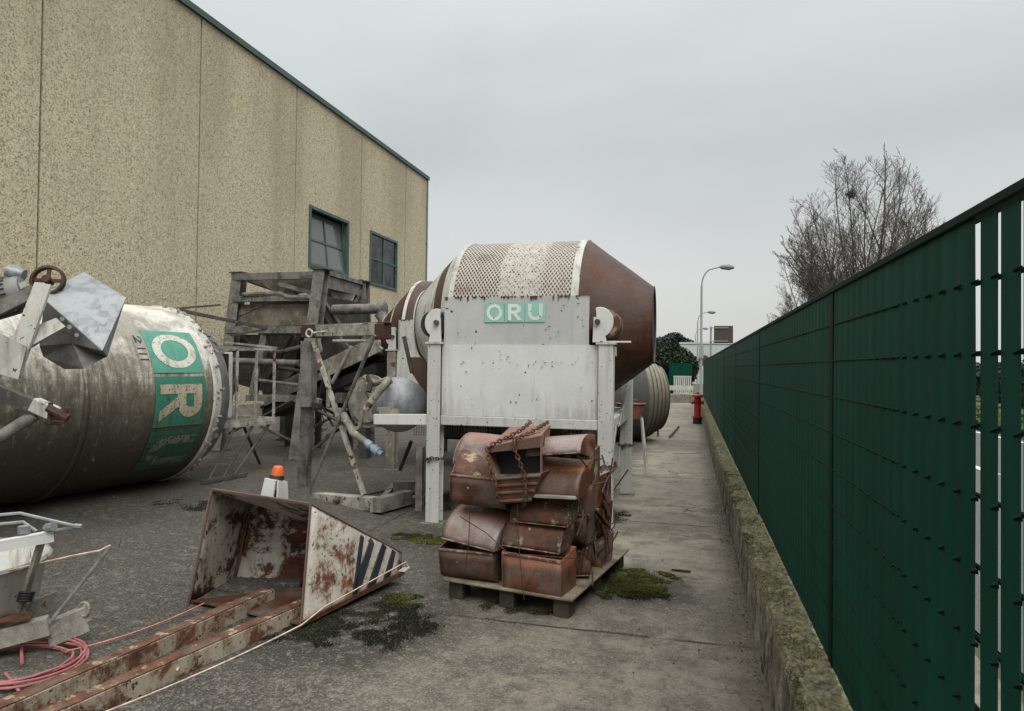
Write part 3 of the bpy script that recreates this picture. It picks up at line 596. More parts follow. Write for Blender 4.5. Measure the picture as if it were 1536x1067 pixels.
hp = YP(1004, 553, 50); leaf_tree('round_tree', 'large rounded dark evergreen hedge tree beyond the far end of the yard', hp.x, 50, YP(1004, 517, 50).z, 2.05, M['leafhedge'], 12000, (.05, .12), 3, .05)
leaf_tree('round_tree', 'smaller dark evergreen bush to the left of the large rounded one', hp.x-4.2, 51.5, 3.4, 2.3, M['leafhedge'], 5000, (.06, .14), 4, .05)
for k, (px, top, rx) in enumerate([(962, 511, 3.2), (984, 505, 2.6), (999, 507, 2.2), (1011, 501, 2.6), (1026, 508, 2.4)]):
    q = YP(px, 553, 112+2*k); leaf_tree('conifer', 'bluish distant pine rising above the rounded hedge tree', q.x, 112+2*k, YP(px, top, 112+2*k).z, rx, M['leafcon'], 2600, (.16, .36), 40+k, .1, 'distant pines above the hedge')
fw = thing('long_white_building', 'pale flat-roofed building far down the street behind the lamp posts', 'building', (6, 84, 0))
mb = MB(); wx = YP(1020, 553, 82).x; mb.bx(wx, 16, 82, 96, -.1, 4.55); mb.build('wall', M['farwhite'], fw); mb = MB(); mb.bx(wx-.1, 16.1, 81.9, 96.1, 4.552, 4.75); mb.build('roof_edge', M['farwhite'], fw)
gf = thing('mesh_fence', 'short green fence panel across the far street', 'fence', (-.5, 47.6, -.1)); mb = MB()
mb.bx(-1.35, .15, 47.6, 47.64, -.1, 2.05); mb.build('panel', M['slat'], gf); mb = MB(); mb.bx(-1.40, -1.352, 47.58, 47.66, -.1, 2.15); mb.build('post', M['fpost'], gf)
for x0, x1, lab in ((-2.2, -1.62, 'small white slatted gate left of the green panel across the street'), (-1.05, .12, 'wider white slatted gate in front of the green panel across the street')):
    g = thing('white_gate', lab, 'gate', ((x0+x1)/2, 47.2, -.1)); mb = MB(); mb.bx(x0, x1, 47.2, 47.24, 1.12, 1.2); mb.build('upper_rail', M['white_dirty'], g); mb = MB(); mb.bx(x0, x1, 47.2, 47.24, .0, .08); mb.build('lower_rail', M['white_dirty'], g); mb = MB(); n = int((x1-x0)/.13)
    for k in range(n): mb.bx(x0+k*.13+.015, x0+k*.13+.11, 47.205, 47.235, .083, 1.118)
    mb.build('slats', M['white_dirty'], g)

def lamp(px, base_y, top, Y, lab):
    b = YP(px, 553, Y); zt = YP(px, top, Y).z; x = b.x; arm = (zt)*.13
    t = thing('street_lamp', lab, 'street lamp', (x, Y, -.1), 0, 'street lamps along the road'); mb = MB(); c = zt-arm*.75
    pts = [(x, Y, -.1), (x, Y, 1.2), (x, Y, c-.3)] + [(x+arm*.62*(1-math.cos(a)), Y, c-.3+(zt-c+.3)*math.sin(a)) for a in [R(12*k) for k in range(1, 8)]] + [(x+arm*1.02, Y, zt+.1)]
    mb.tube(pts, [.085, .075, .06]+[.042]*8, 8); mb.build('pole', M['lamp'], t, smooth=True); mb = MB(); mb.bx(x-.13, x+.13, Y-.14, Y-.10, 2.3, 3.0); mb.build('control_box', M['lamp'], t)
    mb = MB(); mb.lathe([(0, .04), (.15, .13), (.55, .17), (.8, .08), (.84, 0)], (x+arm*1.0, Y, zt+.10), (1, 0, -.06), 12); mb.build('lamp_head', M['lampdk'], t, smooth=True)
lamp(1051.5, 600, 404, 41, 'nearest and tallest curved grey street lamp at the end of the fence')
lamp(1046, 590, 470, 74, 'middle curved street lamp behind the nearest one')
lamp(1043, 590, 494, 104, 'farthest and smallest curved street lamp down the road')
sb = thing('sign_board', 'brown back of a rectangular road sign board on one post above the fence', 'road sign', YP(1066, 553, 52).to_tuple()); sb.location.z = -.1; a, b = YP(1071, 489, 52), YP(1099.5, 515, 52)
mb = MB(); mb.bx(a.x, b.x, 52, 52.06, b.z, a.z); mb.build('board', M['signback'], sb, bevel=.01)
mb = MB(); q = YP(1066, 553, 52); mb.tube([(q.x, 52.1, -.1), (q.x, 52.1, a.z-.05)], .07, 8); mb.build('post', M['lamp'], sb)
for z in (a.z-.15, b.z+.15): mb = MB(); mb.bx(q.x-.1, a.x+.75*(b.x-a.x), 51.93, 51.995, z-.03, z+.03); mb.build('bracket', M['lamp'], sb)
rs = thing('round_sign', 'dark back of a small round road sign on a post beside the lamp', 'road sign', (.75, 43, -.1)); mb = MB(); q = YP(1056, 541, 43); rs.location.x = q.x
mb.tube([(q.x, 43, -.1), (q.x, 43, q.z+.3)], .03, 8); mb.build('post', M['lamp'], rs); mb = MB(); mb.lathe([(0, 0), (0, .33), (.02, .33), (.02, 0)], (q.x, 42.93, q.z), (0, 1, 0), 24); mb.build('plate', M['signback'], rs)

# bare winter trees
def bare_tree(x, y, h, half, seed, label, stems=6, lv=4, mr=.0085):
    r = random.Random(seed); t = thing('bare_tree', label, 'tree', (x, y, -.1), 0, 'leafless trees across the road'); big = MB(); small = MB()
    cz, hz = h*.54, h*.46
    def inside(q): return ((q.x-x)/half)**2 + ((q.y-y)/half)**2 + ((q.z-cz)/hz)**2
    def grow(p, d, L, rad, lev):
        e = V(p) + V(d)*L; k = inside(e)
        if lev > 1 and k > 1.06: L *= .62
        n = 7 if lev < 2 else (5 if lev < 3 else 3); pts = [V(p)]; rs = [rad]; q = V(p); dd = V(d); wob = .055 if lev < 2 else .085; up = .055 if lev < 3 else .03
        for i in range(n):
            dd = (dd + V((r.gauss(0, wob), r.gauss(0, wob), r.gauss(0, .03) + up))).normalized(); q = q + dd*(L/n); pts.append(V(q)); rs.append(max(mr, rad*(1-.78*(i+1)/n)))
        (big if lev < 2 else small).tube(pts, rs, 7 if lev < 2 else (4 if lev < 3 else 3), cap=False)
        if lev >= lv: return
        kids = (0, 14, 8, 5, 4)[lev]
        for k in range(kids):
            u = .12 + .87*(k+r.random()*.8)/kids; j = min(int(u*n), n-1); a = u*n-j; o = pts[j].lerp(pts[j+1], a); base = (pts[j+1]-pts[j]).normalized()
            ax = base.cross(V((r.gauss(0, 1), r.gauss(0, 1), r.gauss(0, .5)))).normalized(); ang = R(r.uniform(22, 48)); nd = (Matrix.Rotation(ang, 3, ax) @ base); nd.z += .05; nd.normalize()
            grow(o, nd, (L*r.uniform(.20, .36)*(1.2-.65*u)+.25 if lev == 1 else L*r.uniform(.36, .60)*(1.1-.4*u)), max(mr, rs[j]*.5), lev+1)
    big.tube([(x, y, -.1), (x, y, h*.08), (x+.04, y, h*.16)], [h*.021, h*.016, h*.013], 9)
    for k in range(stems):
        a = math.pi*(k % 2) + r.gauss(0, .8); tl = 1.12*(k/(stems-1))**.85; d = V((math.cos(a)*tl, math.sin(a)*tl, 1)).normalized(); o = V((x, y, h*(.09+.10*r.random())))
        L = .5
        lim = r.uniform(.88, 1.0)
        while inside(o + V((d.x*L*.80, d.y*L*.80, min(1, d.z+.10)*L))) < lim and L < h: L += .2
        grow(o, d, L, h*(.0095 if k == 0 else .0055), 1)
    big.build('trunk', M['bark'], t, smooth=True, weld=False); small.build('crown', M['bark'], t, weld=False); return t
p = YP(1294, 553, 52); zt = YP(1294, 230, 52).z
bt = bare_tree(p.x, 52, zt, 4.9, 8, 'large bare winter tree with fanned branches rising above the fence', 26)
p = YP(1232, 553, 69); bare_tree(p.x, 69, YP(1238, 330, 69).z, 4.2, 14, 'bare tree just behind the left flank of the large one', 11)
q = YP(1277, 291, 52); nest = MB(); rn = random.Random(2)
for k in range(120):
    a = V((rn.gauss(0, 1), rn.gauss(0, 1), rn.gauss(0, .7))).normalized()*.26; b = V((rn.gauss(0, 1), rn.gauss(0, 1), rn.gauss(0, 1))).normalized()*.2; nest.tube([q+a-b, q+a+b], .012, 3, cap=False)
tag(nest.build('bird_nest', M['bark'], weld=False), 'dark ball of twigs high in the large bare tree', 'nest')
p = YP(1368, 553, 60); bare_tree(p.x, 60, YP(1368, 322, 60).z, 3.0, 9, 'shorter bare tree half hidden behind the right of the large one', 11)
p = YP(1205, 553, 66); bare_tree(p.x, 66, YP(1200, 428, 66).z, 2.8, 21, 'low bare tree at the left foot of the large one', 9)
for px, Y, s in ((1500, 48, 31), (1450, 55, 32), (1528, 40, 33)):
    p = YP(px, 553, Y); leaf_tree('roadside_shrub', 'dark roadside shrub seen through the open fence slats', p.x, Y, 2.3, 1.9, M['leafhedge'], 2500, (.07, .15), s, .0, 'shrubs across the road', 'shrub')

# ------------------------------------------------------------------ fire hydrant
h = G(1046, 636); hy = thing('fire_hydrant', 'red column fire hydrant beside the low wall', 'fire hydrant', (h.x, h.y, 0)); mb = MB()
mb.lathe([(0, .0), (0, .135), (.2, .135), (.2, .0)], (h.x, h.y, 0), (0, 0, 1), 20); mb.build('base', M['black'], hy, smooth=True)
mb = MB(); mb.lathe([(.2, .0), (.2, .17), (.235, .17), (.235, .105), (.62, .10), (.66, .14), (.70, .15), (.70, .10), (.82, .10)], (h.x, h.y, 0), (0, 0, 1), 20); mb.build('barrel', M['red'], hy, smooth=True)
mb = MB(); mb.lathe([(.82, .10), (.82, .165), (.88, .165), (.91, .11), (.93, .04), (.97, .04), (.97, 0)], (h.x, h.y, 0), (0, 0, 1), 20); mb.build('cap', M['red'], hy, smooth=True)
for sx in (-1, 1):
    mb = MB(); mb.lathe([(.08, .05), (.155, .05), (.155, .065), (.19, .065), (.19, 0)], (h.x, h.y, .66), (sx, -.25, 0), 12); mb.build('outlet', M['red'], hy, smooth=True)
# ================================================================== SILO ON ITS SIDE (left)
def letter_set(root, m_plate, m_let, squares, surf, lift=.004, nm=('logo_square', 'logo_letter'), worn=-9):
    """squares: (glyph, function (u,v) -> surface coordinates); surf(u,v,lift) gives a point"""
    for ch, fn in squares:
        mb = MB(); mb.grid(lambda u, w: surf(*fn(u, w), lift), 14, 14); pl = mb.build(nm[0], m_plate, root, local=True, weld=False)
        mb = MB(); mb.grid(lambda u, w: surf(*fn(u, w), lift*2), 96, 96, keep=lambda u, w: glyph(ch, u, w) and mnoise.noise(V((u*7, w*7, 2))) + .5*mnoise.noise(V((u*23, w*23, 5))) > worn); mb.build(nm[1], m_let, pl, local=True, weld=False)
SR = 1.25
silo = thing('cement_silo', 'large cement silo lying on its side by the warehouse with green logo squares', 'silo', (-7.45, 8.64, 0), R(80))
# local frame: +X along the axis (away), -Y towards the yard; the shell ends at x = -0.3
def sl(t, deg, lift=0): a = R(deg); return V((t, -(SR+lift)*math.cos(a), SR+(SR+lift)*math.sin(a)))
mb = MB(); o = V((0, 0, SR))
prof = [(-7.2, .35), (-6.6, .7), (-5.6, SR)] + [(-5.6+.12*k, SR) for k in range(1, 28)] + [(-2.26, SR), (-2.16, SR), (-2.0, SR)] + [(-1.9+.15*k, SR) for k in range(0, 10)] + [(-.42, SR)]
mb.lathe(prof, o, (1, 0, 0), 96)
for i_, q_ in enumerate(mb.v):
    if -5.6 < q_.x < -.5: d_ = V((0, q_.y, q_.z-SR)); mb.v[i_] = q_ - d_.normalized()*(.010*abs(mnoise.noise(V((q_.x*.9, q_.y, q_.z))))+.003*abs(mnoise.noise(q_*4)))
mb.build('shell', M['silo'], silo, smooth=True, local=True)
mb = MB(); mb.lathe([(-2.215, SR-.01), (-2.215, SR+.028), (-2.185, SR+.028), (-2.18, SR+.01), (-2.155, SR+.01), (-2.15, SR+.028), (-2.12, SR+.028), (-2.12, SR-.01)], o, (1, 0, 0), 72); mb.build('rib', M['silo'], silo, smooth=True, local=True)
mb = MB(); mb.lathe([(-.42, SR), (-.40, SR+.02), (-.31, SR+.018), (-.30, SR-.02), (-.25, SR-.03)], o, (1, 0, 0), 72); mb.build('rim', M['white_dirty'], silo, smooth=True, local=True)
mb = MB(); mb.lathe([(-.25, SR-.03), (-.22, SR-.05), (-.02, SR-.13), (.0, SR-.16), (-.04, SR-.16), (-.04, 0)], o, (1, 0, 0), 72); mb.build('end_cap', M['galv_dark'], silo, smooth=True, local=True)
# crusty bits along the rim
mb = MB(); rr = random.Random(4)
for k in range(60):
    a = rr.uniform(-60, 95); p = sl(-.33+rr.gauss(0, .04), a, .012); mb.box(p, (rr.uniform(.02, .07), rr.uniform(.02, .05), rr.uniform(.02, .05)), Matrix.Rotation(rr.uniform(0, 6), 3, 'X') @ Matrix.Rotation(rr.uniform(0, 6), 3, 'Z'))
tag(mb.build('crust', M['cement'], silo, local=True), kind='stuff')
def sq(a0, a1):   # letter up = +axis, reading downwards
    return lambda u, w: (-1.31 + .76*w, a1 + (a0-a1)*u)
letter_set(silo, M['teal'], M['letter'], [('O', sq(14.5, 43))], sl, .005)
letter_set(silo, M['teal_dirty'], M['letter_dirty'], [('R', sq(-17.5, 12.3))], sl, .005)
letter_set(silo, M['teal_dark'], M['letter_faint'], [('U', sq(-49, -19.8))], sl, .005, worn=-.33)
mb = MB()
mb.grid(lambda u, w: sl(-1.46+.12*w, 40-8*u, .004), 40, 40, keep=lambda u, w: glyph('2', u, w))
for k, a in enumerate((30, 26.5, 23)): mb.grid(lambda u, w, a=a: sl(-1.46+.12*w, a-.7*u, .004), 1, 3)
mb.build('painted_number', M['stripe'], silo, local=True, weld=False)
# guard cage, fan and brackets on the end
def lc(x, y, z): return V((x, y, z))
cage = MB(); 
for y in (-.85, .35):
    for z in (.82, 1.93): cage.bar(lc(-.05, y, z), lc(1.12, y, z), .05, .05)
    for x in (.36, .74, 1.12): cage.bar(lc(x, y, .845), lc(x, y, 1.905), .032, .032, (1, 0, 0))
for z in (.82, 1.93): cage.bar(lc(1.12, -.825, z), lc(1.12, .325, z), .05, .05)
cage.bar(lc(.0, -.87, .77), lc(1.14, -.87, .77), .04, .06); cage.bar(lc(-.3, -.9, 2.02), lc(1.15, -.86, 1.95), .03, .03); cage.build('guard_cage', M['stand'], silo, local=True)
mb = MB(); mb.lathe([(-.03, .40), (.18, .40), (.34, .30), (.40, .16), (.40, 0)], (0, -.25, 1.42), (1, 0, 0), 28); mb.build('fan_housing', M['galv'], silo, smooth=True, local=True)
mb = MB(); mb.box((.50, -.52, 1.36), (.09, .10, 1.0)); mb.build('filter_panel', M['white'], silo, local=True, bevel=.01)
mb = MB(); mb.box((.42, -.52, 1.36), (.06, .12, .96)); mb.build('filter_back', M['black'], silo, local=True)
mb = MB(); mb.box((.26, -.63, 1.22), (.10, .12, .16)); mb.build('switch_box', M['white_dirty'], silo, local=True, bevel=.008)
st = MB()
for a, b in (((1.05, -.85, .76), (.25, -.95, .05)), ((.7, -.85, .76), (.05, -.95, .05)), ((.35, -.85, .76), (-.2, -.95, .05)), ((1.1, .3, .78), (.5, .2, .05)), ((1.1, -.8, .76), (1.5, .1, .12)), ((.5, -.85, .76), (1.3, -.4, .05))): st.tube([a, b], .022, 6)
st.bar((-.35, -.97, .035), (.45, -.97, .035), .06, .05); st.build('stay_rod', M['frame_dark'], silo, local=True)
mb = MB(); 
mb.bar((-.3, -.1, 2.50), (1.6, -.2, 2.30), .05, .05); mb.bar((-.2, -.1, 2.48), (.7, -.1, 2.62), .03, .03); mb.bar((.9, -.15, 2.14), (1.6, -.2, 2.28), .03, .03); mb.build('top_bracket', M['frame_dark'], silo, local=True)

# ================================================================== CONVEYOR HEAD (upper left)
D = DP
ch = thing('conveyor_head', 'broken conveyor head with shiny bent sheet hood, motor and pulley in front of the silo', 'conveyor', (D(-150, 560, 6.0).x, D(-150, 560, 6.0).y, 0))
mb = MB()
P1, P2, P3, P4 = D(126, 409, 6.75), D(189, 447, 6.55), D(153, 526, 6.1), D(67, 450, 6.2); P5, P6 = D(76, 434, 6.3), D(159, 537, 6.2)
L1, L2, L3, L4 = D(126, 553, 6.15), D(98, 554, 6.3), D(66, 535, 6.4), D(57, 519, 6.4)
mb.add([P1, P2, P3, P4, P5], [(0, 1, 2, 3, 4)]); mb.add([P2, D(160, 535, 6.35), P3], [(0, 1, 2)])
hd = mb.build('hood', M['galv'], ch, solid=.006)
mb = MB(); mb.add([P4, P3, D(160, 535, 6.35), L1, D(109, 515, 6.2), D(60, 519, 6.3)], [(0, 1, 4, 5), (1, 2, 3, 4)]); mb.add([D(60, 519, 6.32), D(109, 515, 6.22), L1, L2, L3], [(0, 1, 2, 3, 4)]); mb.build('hood_skirt', M['galv_dark'], ch, solid=.006)
mb = MB()
for x, y in ((93, 479), (115, 503), (104, 491)): c = D(x, y, 6.12); mb.lathe([(0, 0), (0, .02), (.02, .018), (.02, 0)], c, -ray(x, y).normalized(), 8)
mb.build('bolt', M['galv'], ch)
mb = MB(); mb.plate([D(52, 423, 5.95), D(76, 427, 5.95), D(27, 569, 5.8), D(-2, 561, 5.8)], .03, (0, -1, 0)); mb.plate([D(-60, 505, 5.70), D(-2, 561, 5.785), D(27, 569, 5.785), D(40, 520, 5.82), D(-60, 470, 5.70)], .012, (0, -1, 0)); mb.build('side_plate', M['white_dirty'], ch)
mb = MB(); mb.plate([D(-260, 640, 5.3), D(32, 497, 5.9), D(84, 477, 6.0), D(98, 490, 6.0), D(45, 522, 5.9), D(-260, 690, 5.3)], .05, (0, -1, 0)); mb.build('cross_strap', M['white_dirty'], ch)
mb = MB(); mb.bar(D(-300, 610, 5.4), D(54, 436, 6.12), .09, .10); mb.build('rail', M['frame'], ch)
mb = MB(); mb.bar(D(-300, 590, 5.55), D(40, 425, 6.3), .03, .05); mb.build('rail_edge', M['white_dirty'], ch)
c = D(72, 421, 6.3); mb = MB(); ax = (ROT @ V((.25, .25, 1))).normalized()
mb.lathe([(-.03, .118), (-.03, .138), (-.02, .145), (-.01, .128), (.01, .128), (.02, .145), (.03, .138), (.03, .118), (-.03, .118)], c, ax, 32); mb.lathe([(-.06, 0), (-.06, .035), (.06, .035), (.06, 0)], c, ax, 12)
for k in range(4): a = 1.57*k; u = ax.cross(V((0, 0, 1))).normalized(); w = ax.cross(u); d = u*math.cos(a)+w*math.sin(a); mb.bar(c+d*.03, c+d*.112, .03, .02, tuple(ax))
mb.build('pulley', M['rust_dark'], ch, smooth=True)
a, b = D(38, 437, 6.35), D(-75, 470, 6.2); t = (b-a).normalized(); mb = MB(); mb.lathe([(0, 0), (0, .14), (.03, .155), (.1, .16), (.5, .16), (.62, .13), (.62, 0)], a, t, 28)
u = t.cross(V((0, 0, 1))).normalized(); w = t.cross(u)
for k in range(22): d = u*math.cos(k*6.283/22)+w*math.sin(k*6.283/22); mb.bar(a+t*.10+d*.168, a+t*.5+d*.168, .008, .03, tuple(d))
mb.build('motor', M['galv_dark'], ch, smooth=True)
mb = MB(); a = D(36, 414, 6.5); mb.lathe([(0, 0), (0, .06), (.05, .075), (.14, .07), (.16, .0)], a, (-.6, -.3, .2), 16); mb.build('end_bearing', M['galv'], ch, smooth=True)
mb = MB(); mb.bar(D(-300, 470, 5.3), D(62, 614, 5.7), .10, .11); mb.build('hitch_arm', M['frame_dark'], ch); mb = MB(); mb.tube([D(-300, 850, 5.0), D(-20, 668, 5.6), D(54, 622, 5.7)], .05, 10); mb.build('hitch_tube', M['frame'], ch, smooth=True)
mb = MB(); mb.bar(D(50, 606, 5.68), D(84, 622, 5.70), .10, .12); mb.build('hitch_socket', M['white_dirty'], ch, bevel=.01)
mb = MB(); mb.tube([D(72, 612, 5.6), D(102, 628, 5.62)], .035, 8); mb.tube([D(70, 632, 5.66), D(100, 632, 5.62)], .03, 8); mb.tube([D(76, 604, 5.62), D(74, 636, 5.62)], .018, 8); mb.tube([D(100, 612, 5.62), D(96, 640, 5.62)], .02, 8); mb.box(D(89, 622, 5.64), (.09, .07, .07)); mb.build('hitch_clamp', M['rust_dark'], ch)
mb = MB(); p = D(-150, 560, 6.0)
for dx, px in ((0, -170), (.5, -260)):
    q = D(px, 560, 5.75); mb.bar((q.x, q.y, 0), (q.x, q.y, 2.4), .1, .1, (0, 1, 0))
q1, q2 = D(-170, 560, 5.75), D(-260, 560, 5.75); mb.bar((q1.x, q1.y, 1.2), (q2.x, q2.y, 1.2), .08, .08); mb.build('support_post', M['frame'], ch)

# ================================================================== WHITE TUB FRAME (lower left)
tb = thing('tub_trailer', 'white mixing tub on a steel drawbar frame strapped with black cable near the coiled hose', 'mixer', (G(20, 968).x, G(20, 968).y, 0))
c = D(-84, 840, 4.0); mb = MB(); mb.lathe([(0, .52), (-.02, .53), (-.05, .50), (-.25, .47), (-.34, .40), (-.38, .0)], c, (0, 0, 1), 36); mb.build('tub', M['white_dirty'], tb, smooth=True)
mb = MB(); mb.angle(D(-140, 838, 3.5), D(80, 797, 3.85), .05, .06); mb.build('top_bar', M['white'], tb)
mb = MB(); mb.bar(D(66, 800, 3.84), D(31, 914, 3.9), .055, .02, (1, .3, 0)); mb.build('leg', M['frame_pale'], tb)
mb = MB()
for k in range(4): p = D(40.5-k*1.3, 889+k*4, 3.87); mb.tube([p + (ROT @ V((math.cos(a)*.036, math.sin(a)*.012-.01*k*0, math.sin(a)*.03))) for a in [R(30*j) for j in range(13)]], .007, 6, cap=False)
mb.build('black_strap', M['black'], tb)
mb = MB(); z = .012
for pts in ([(-40, 776), (30, 770), (117, 790), (84, 796)], [(-40, 790), (35, 783), (55, 797)], [(-60, 830), (20, 812), (75, 800)]): mb.tube([D(x, y, 3.95) for x, y in pts], .009, 6)
mb.tube([D(112, 789, 3.95), D(123, 790, 3.95)], .014, 6); mb.build('top_rod', M['galv'], tb)
mb = MB(); mb.lathe([(0, 0), (0, .03), (.04, .03), (.04, 0)], D(36, 800, 3.8), (0, 0, 1), 8); mb.build('clamp_bolt', M['galv'], tb); mb = MB(); mb.lathe([(0, 0), (0, .025), (.05, .025), (.05, 0)], D(70, 792, 3.82), (1, 0, .2), 8); mb.build('clamp_bolt', M['galv'], tb)
mb = MB(); mb.tube([D(75, 934, 3.95), D(168, 818, 4.15)], .011, 6); mb.plate([D(164, 818, 4.14), D(181, 808, 4.14), D(178, 822, 4.14), D(166, 823, 4.14)], .01, (0, -1, 0)); mb.build('brace_rod', M['frame'], tb)
mb = MB(); mb.bar(D(-160, 1000, 3.7), D(74, 938, 3.97), .07, .11); mb.build('drawbar', M['frame_pale'], tb, bevel=.006)
mb = MB(); a, b = D(70, 946, 3.98), D(134, 918, 4.12); mb.bar(a, b, .05, .10); mb.bar(D(72, 962, 3.99), D(132, 938, 4.12), .06, .07); mb.build('end_plate', M['frame_pale'], tb, bevel=.006)
mb = MB(); e = D(126, 914, 4.08); mb.tube([e + (ROT @ V((math.cos(a)*.03, math.sin(a)*.04, 0))) for a in [R(30*j) for j in range(13)]], .009, 6, cap=False); mb.build('hitch_eye', M['frame_pale'], tb); mb = MB(); mb.bar(D(40, 918, 4.2), D(88, 898, 4.3), .03, .10); mb.build('lug_plate', M['frame_pale'], tb); mb = MB(); mb.bar(D(-10, 940, 3.9), D(45, 922, 4.05), .05, .02); mb.build('strap_plate', M['frame_pale'], tb)
mb = MB(); mb.bar(D(-10, 930, 3.85), D(48, 924, 3.93), .1, .012); mb.build('rust_plate', M['rust'], tb)

# ------------------------------------------------------------------ hose coil and cords
c = G(28, 1002); mb = MB(); rr = random.Random(3); pts = []
for k in range(7*26):
    a = 6.283*k/26; w = k/26; ra = .30 + .03*math.sin(w*2.1) + rr.gauss(0, .002); pts.append(c + V((math.cos(a)*ra*1.05 + .03*math.sin(w*1.3), math.sin(a)*ra*.92 + .03*math.cos(w*1.7), .012 + .011*((w*1.37) % 3.0) + .012*abs(math.sin(a+w)))))
mb.tube(pts, .0068, 7)
mb.tube([G(35, 962, .02), G(32, 975, .03), G(33, 995, .03)], .009, 6)
mb.tube([G(8, 1010, .02), G(18, 1022, .02), G(29, 1038, .015), G(26, 1052, .012), G(8, 1067, .012)], .008, 6)
tag(mb.build('hose_coil', M['hose'], smooth=True), 'coil of thin dusty red hose lying on the asphalt', 'hose')
mb = MB(); mb.tube(sag(G(100, 977, .05), D(306, 905, 4.66), .03), .005, 5); tag(mb.build('cord', M['cordp'], smooth=True), 'thin pink cord running from the red coil to the scoop mouth', 'cord')
mb = MB(); mb.tube(sag(D(-30, 866, 3.75), D(104, 835, 4.05), .0), .006, 5); mb.tube([D(104, 835, 4.05), D(150, 826, 4.12), D(166, 818, 4.14)], .006, 5); tag(mb.build('cord', M['cord'], smooth=True), 'pale cord stretched from the tub to the tip of the brace rod', 'cord')

# ================================================================== RUSTY SCOOP
A0, B0 = YP(283, 905, 4.1), YP(451, 942, 3.93); A1, B1 = YP(318, 734, 4.28), YP(466, 756, 4.10)
for q_ in (A0, B0): q_.z = max(q_.z, .012)
D0, D1 = YP(348, 890, 4.72), YP(379, 748, 4.80); C1, C0 = YP(602, 829, 4.98), YP(604, 864, 4.98)
sc = thing('loading_scoop', 'rusty white steel loading scoop with black diagonal stripes resting on two rails', 'scoop', ((A0.x+C0.x)/2, (A0.y+C0.y)/2, 0))
def quadgrid(a, b, c, d, n, bend=.0, sd=0):
    mb = MB(); nn = (b-a).cross(d-a).normalized()
    mb.grid(lambda u, w: a.lerp(b, u).lerp(d.lerp(c, u), w) + nn*bend*mnoise.noise(V((u*3+sd, w*3, sd))), n, n); return mb
quadgrid(A0, D0, D1, A1, 10, .012, 1).build('left_plate', M['scoop_in'], sc, solid=.008, smooth=True)
quadgrid(D0, C0, C1, D1, 12, .014, 2).build('back_plate', M['scoop_in'], sc, solid=.008, smooth=True)
rp = quadgrid(B0, C0, C1, B1, 12, .008, 3); rpo = rp.build('right_plate', M['scoop'], sc, solid=.010, smooth=True)
E1 = YP(330, 745, 4.36); mb = MB(); mb.add([A1, B1, C1, D1], [(0, 1, 2, 3)]); mb.build('roof_plate', M['scoop_in'], sc, solid=.010)
fl = MB(); fl.add([A0+V((.02, 0, .02)), B0+V((-.02, 0, .02)), C0+V((-.02, 0, 0)), D0+V((.02, 0, 0))], [(0, 1, 2, 3)]); fl.build('floor_plate', M['rust_d'], sc, solid=.010)
mb = MB(); mb.tube([D0+V((.01, -.02, 0)), D1+V((.01, -.02, 0)), D1.lerp(B1, .25)], .008, 6); mb.tube([A1, A0], .010, 6); mb.tube([B1, B0], .010, 6); mb.tube([A1, B1], .009, 6); mb.tube([B1, C1], .008, 6); mb.build('weld_edge', M['rust_d'], sc)
nn = (C0-B0).cross(B1-B0).normalized(); nn = nn if nn.y < 0 else -nn
def onp(cx, cy, lift):  # crop pixel -> point on right plate
    x, y = 240+cx*.3373, 660+cy*.3373; d = ray(x, y); return CAMP + d*((B0-CAMP).dot(nn)/d.dot(nn)) + nn*lift
for k, pg in enumerate(([(888, 424), (900, 432), (866, 700), (849, 716)], [(932, 436), (946, 462), (893, 640), (862, 690), (856, 640), (905, 520)], [(984, 460), (1000, 476), (948, 650), (910, 674)], [(1028, 488), (1042, 500), (1016, 606), (984, 640)])):
    mb = MB(); mb.plate([onp(x, y, .0165) for x, y in pg], .012, nn); mb.build('warning_stripe', M['stripe'], sc)
mb = MB(); mb.bar(B0+nn*.01+V((0, 0, .02)), C0+nn*.01+V((0, 0, .03)), .015, .03); mb.build('bottom_lip', M['rust'], sc)
mb = MB(); g1 = D(515, 905, 4.75); mb.box(YP(432, 888, 4.55), (.20, .12, .17), Matrix.Rotation(R(20), 3, 'Z')); mb.build('inner_bracket', M['frame_dark'], sc, bevel=.01)
bc = thing('warning_beacon', 'orange beacon on a white bracket box peeking over the rusty scoop', 'beacon', tuple(D(410, 748, 5.75)))
mb = MB(); mb.plate([D(388, 756, 5.68), D(408, 756, 5.64), D(413, 721, 5.64), D(397, 718, 5.68)], .01, (0, -1, 0)); mb.plate([D(414, 756, 5.64), D(431, 756, 5.82), D(430, 724, 5.82), D(416, 721, 5.64)], .01, (0, -1, 0)); mb.plate([D(397, 717, 5.68), D(414, 720, 5.64), D(431, 722, 5.82), D(412, 718, 5.88)], .01, (0, 0, 1)); mb.build('bracket_box', M['white'], bc)
q = D(415, 719, 5.75); ax = (.10, .05, 1); mb = MB(); mb.lathe([(0, 0), (0, .062), (.035, .056), (.035, 0)], q, ax, 20); mb.build('base', M['black'], bc, smooth=True); q2 = q + V(ax).normalized()*.035
mb = MB(); mb.lathe([(0, .055), (.012, .054), (.06, .044), (.072, .038), (.078, .025), (.080, 0)], q2, ax, 20); mb.build('lens', M['orange'], bc, smooth=True)
mb = MB(); q = D(412, 735, 5.86); mb.bar((q.x, q.y+.03, 0.0), (q.x, q.y+.03, q.z), .05, .05, (0, 1, 0)); mb.build('post', M['frame_dark'], bc)
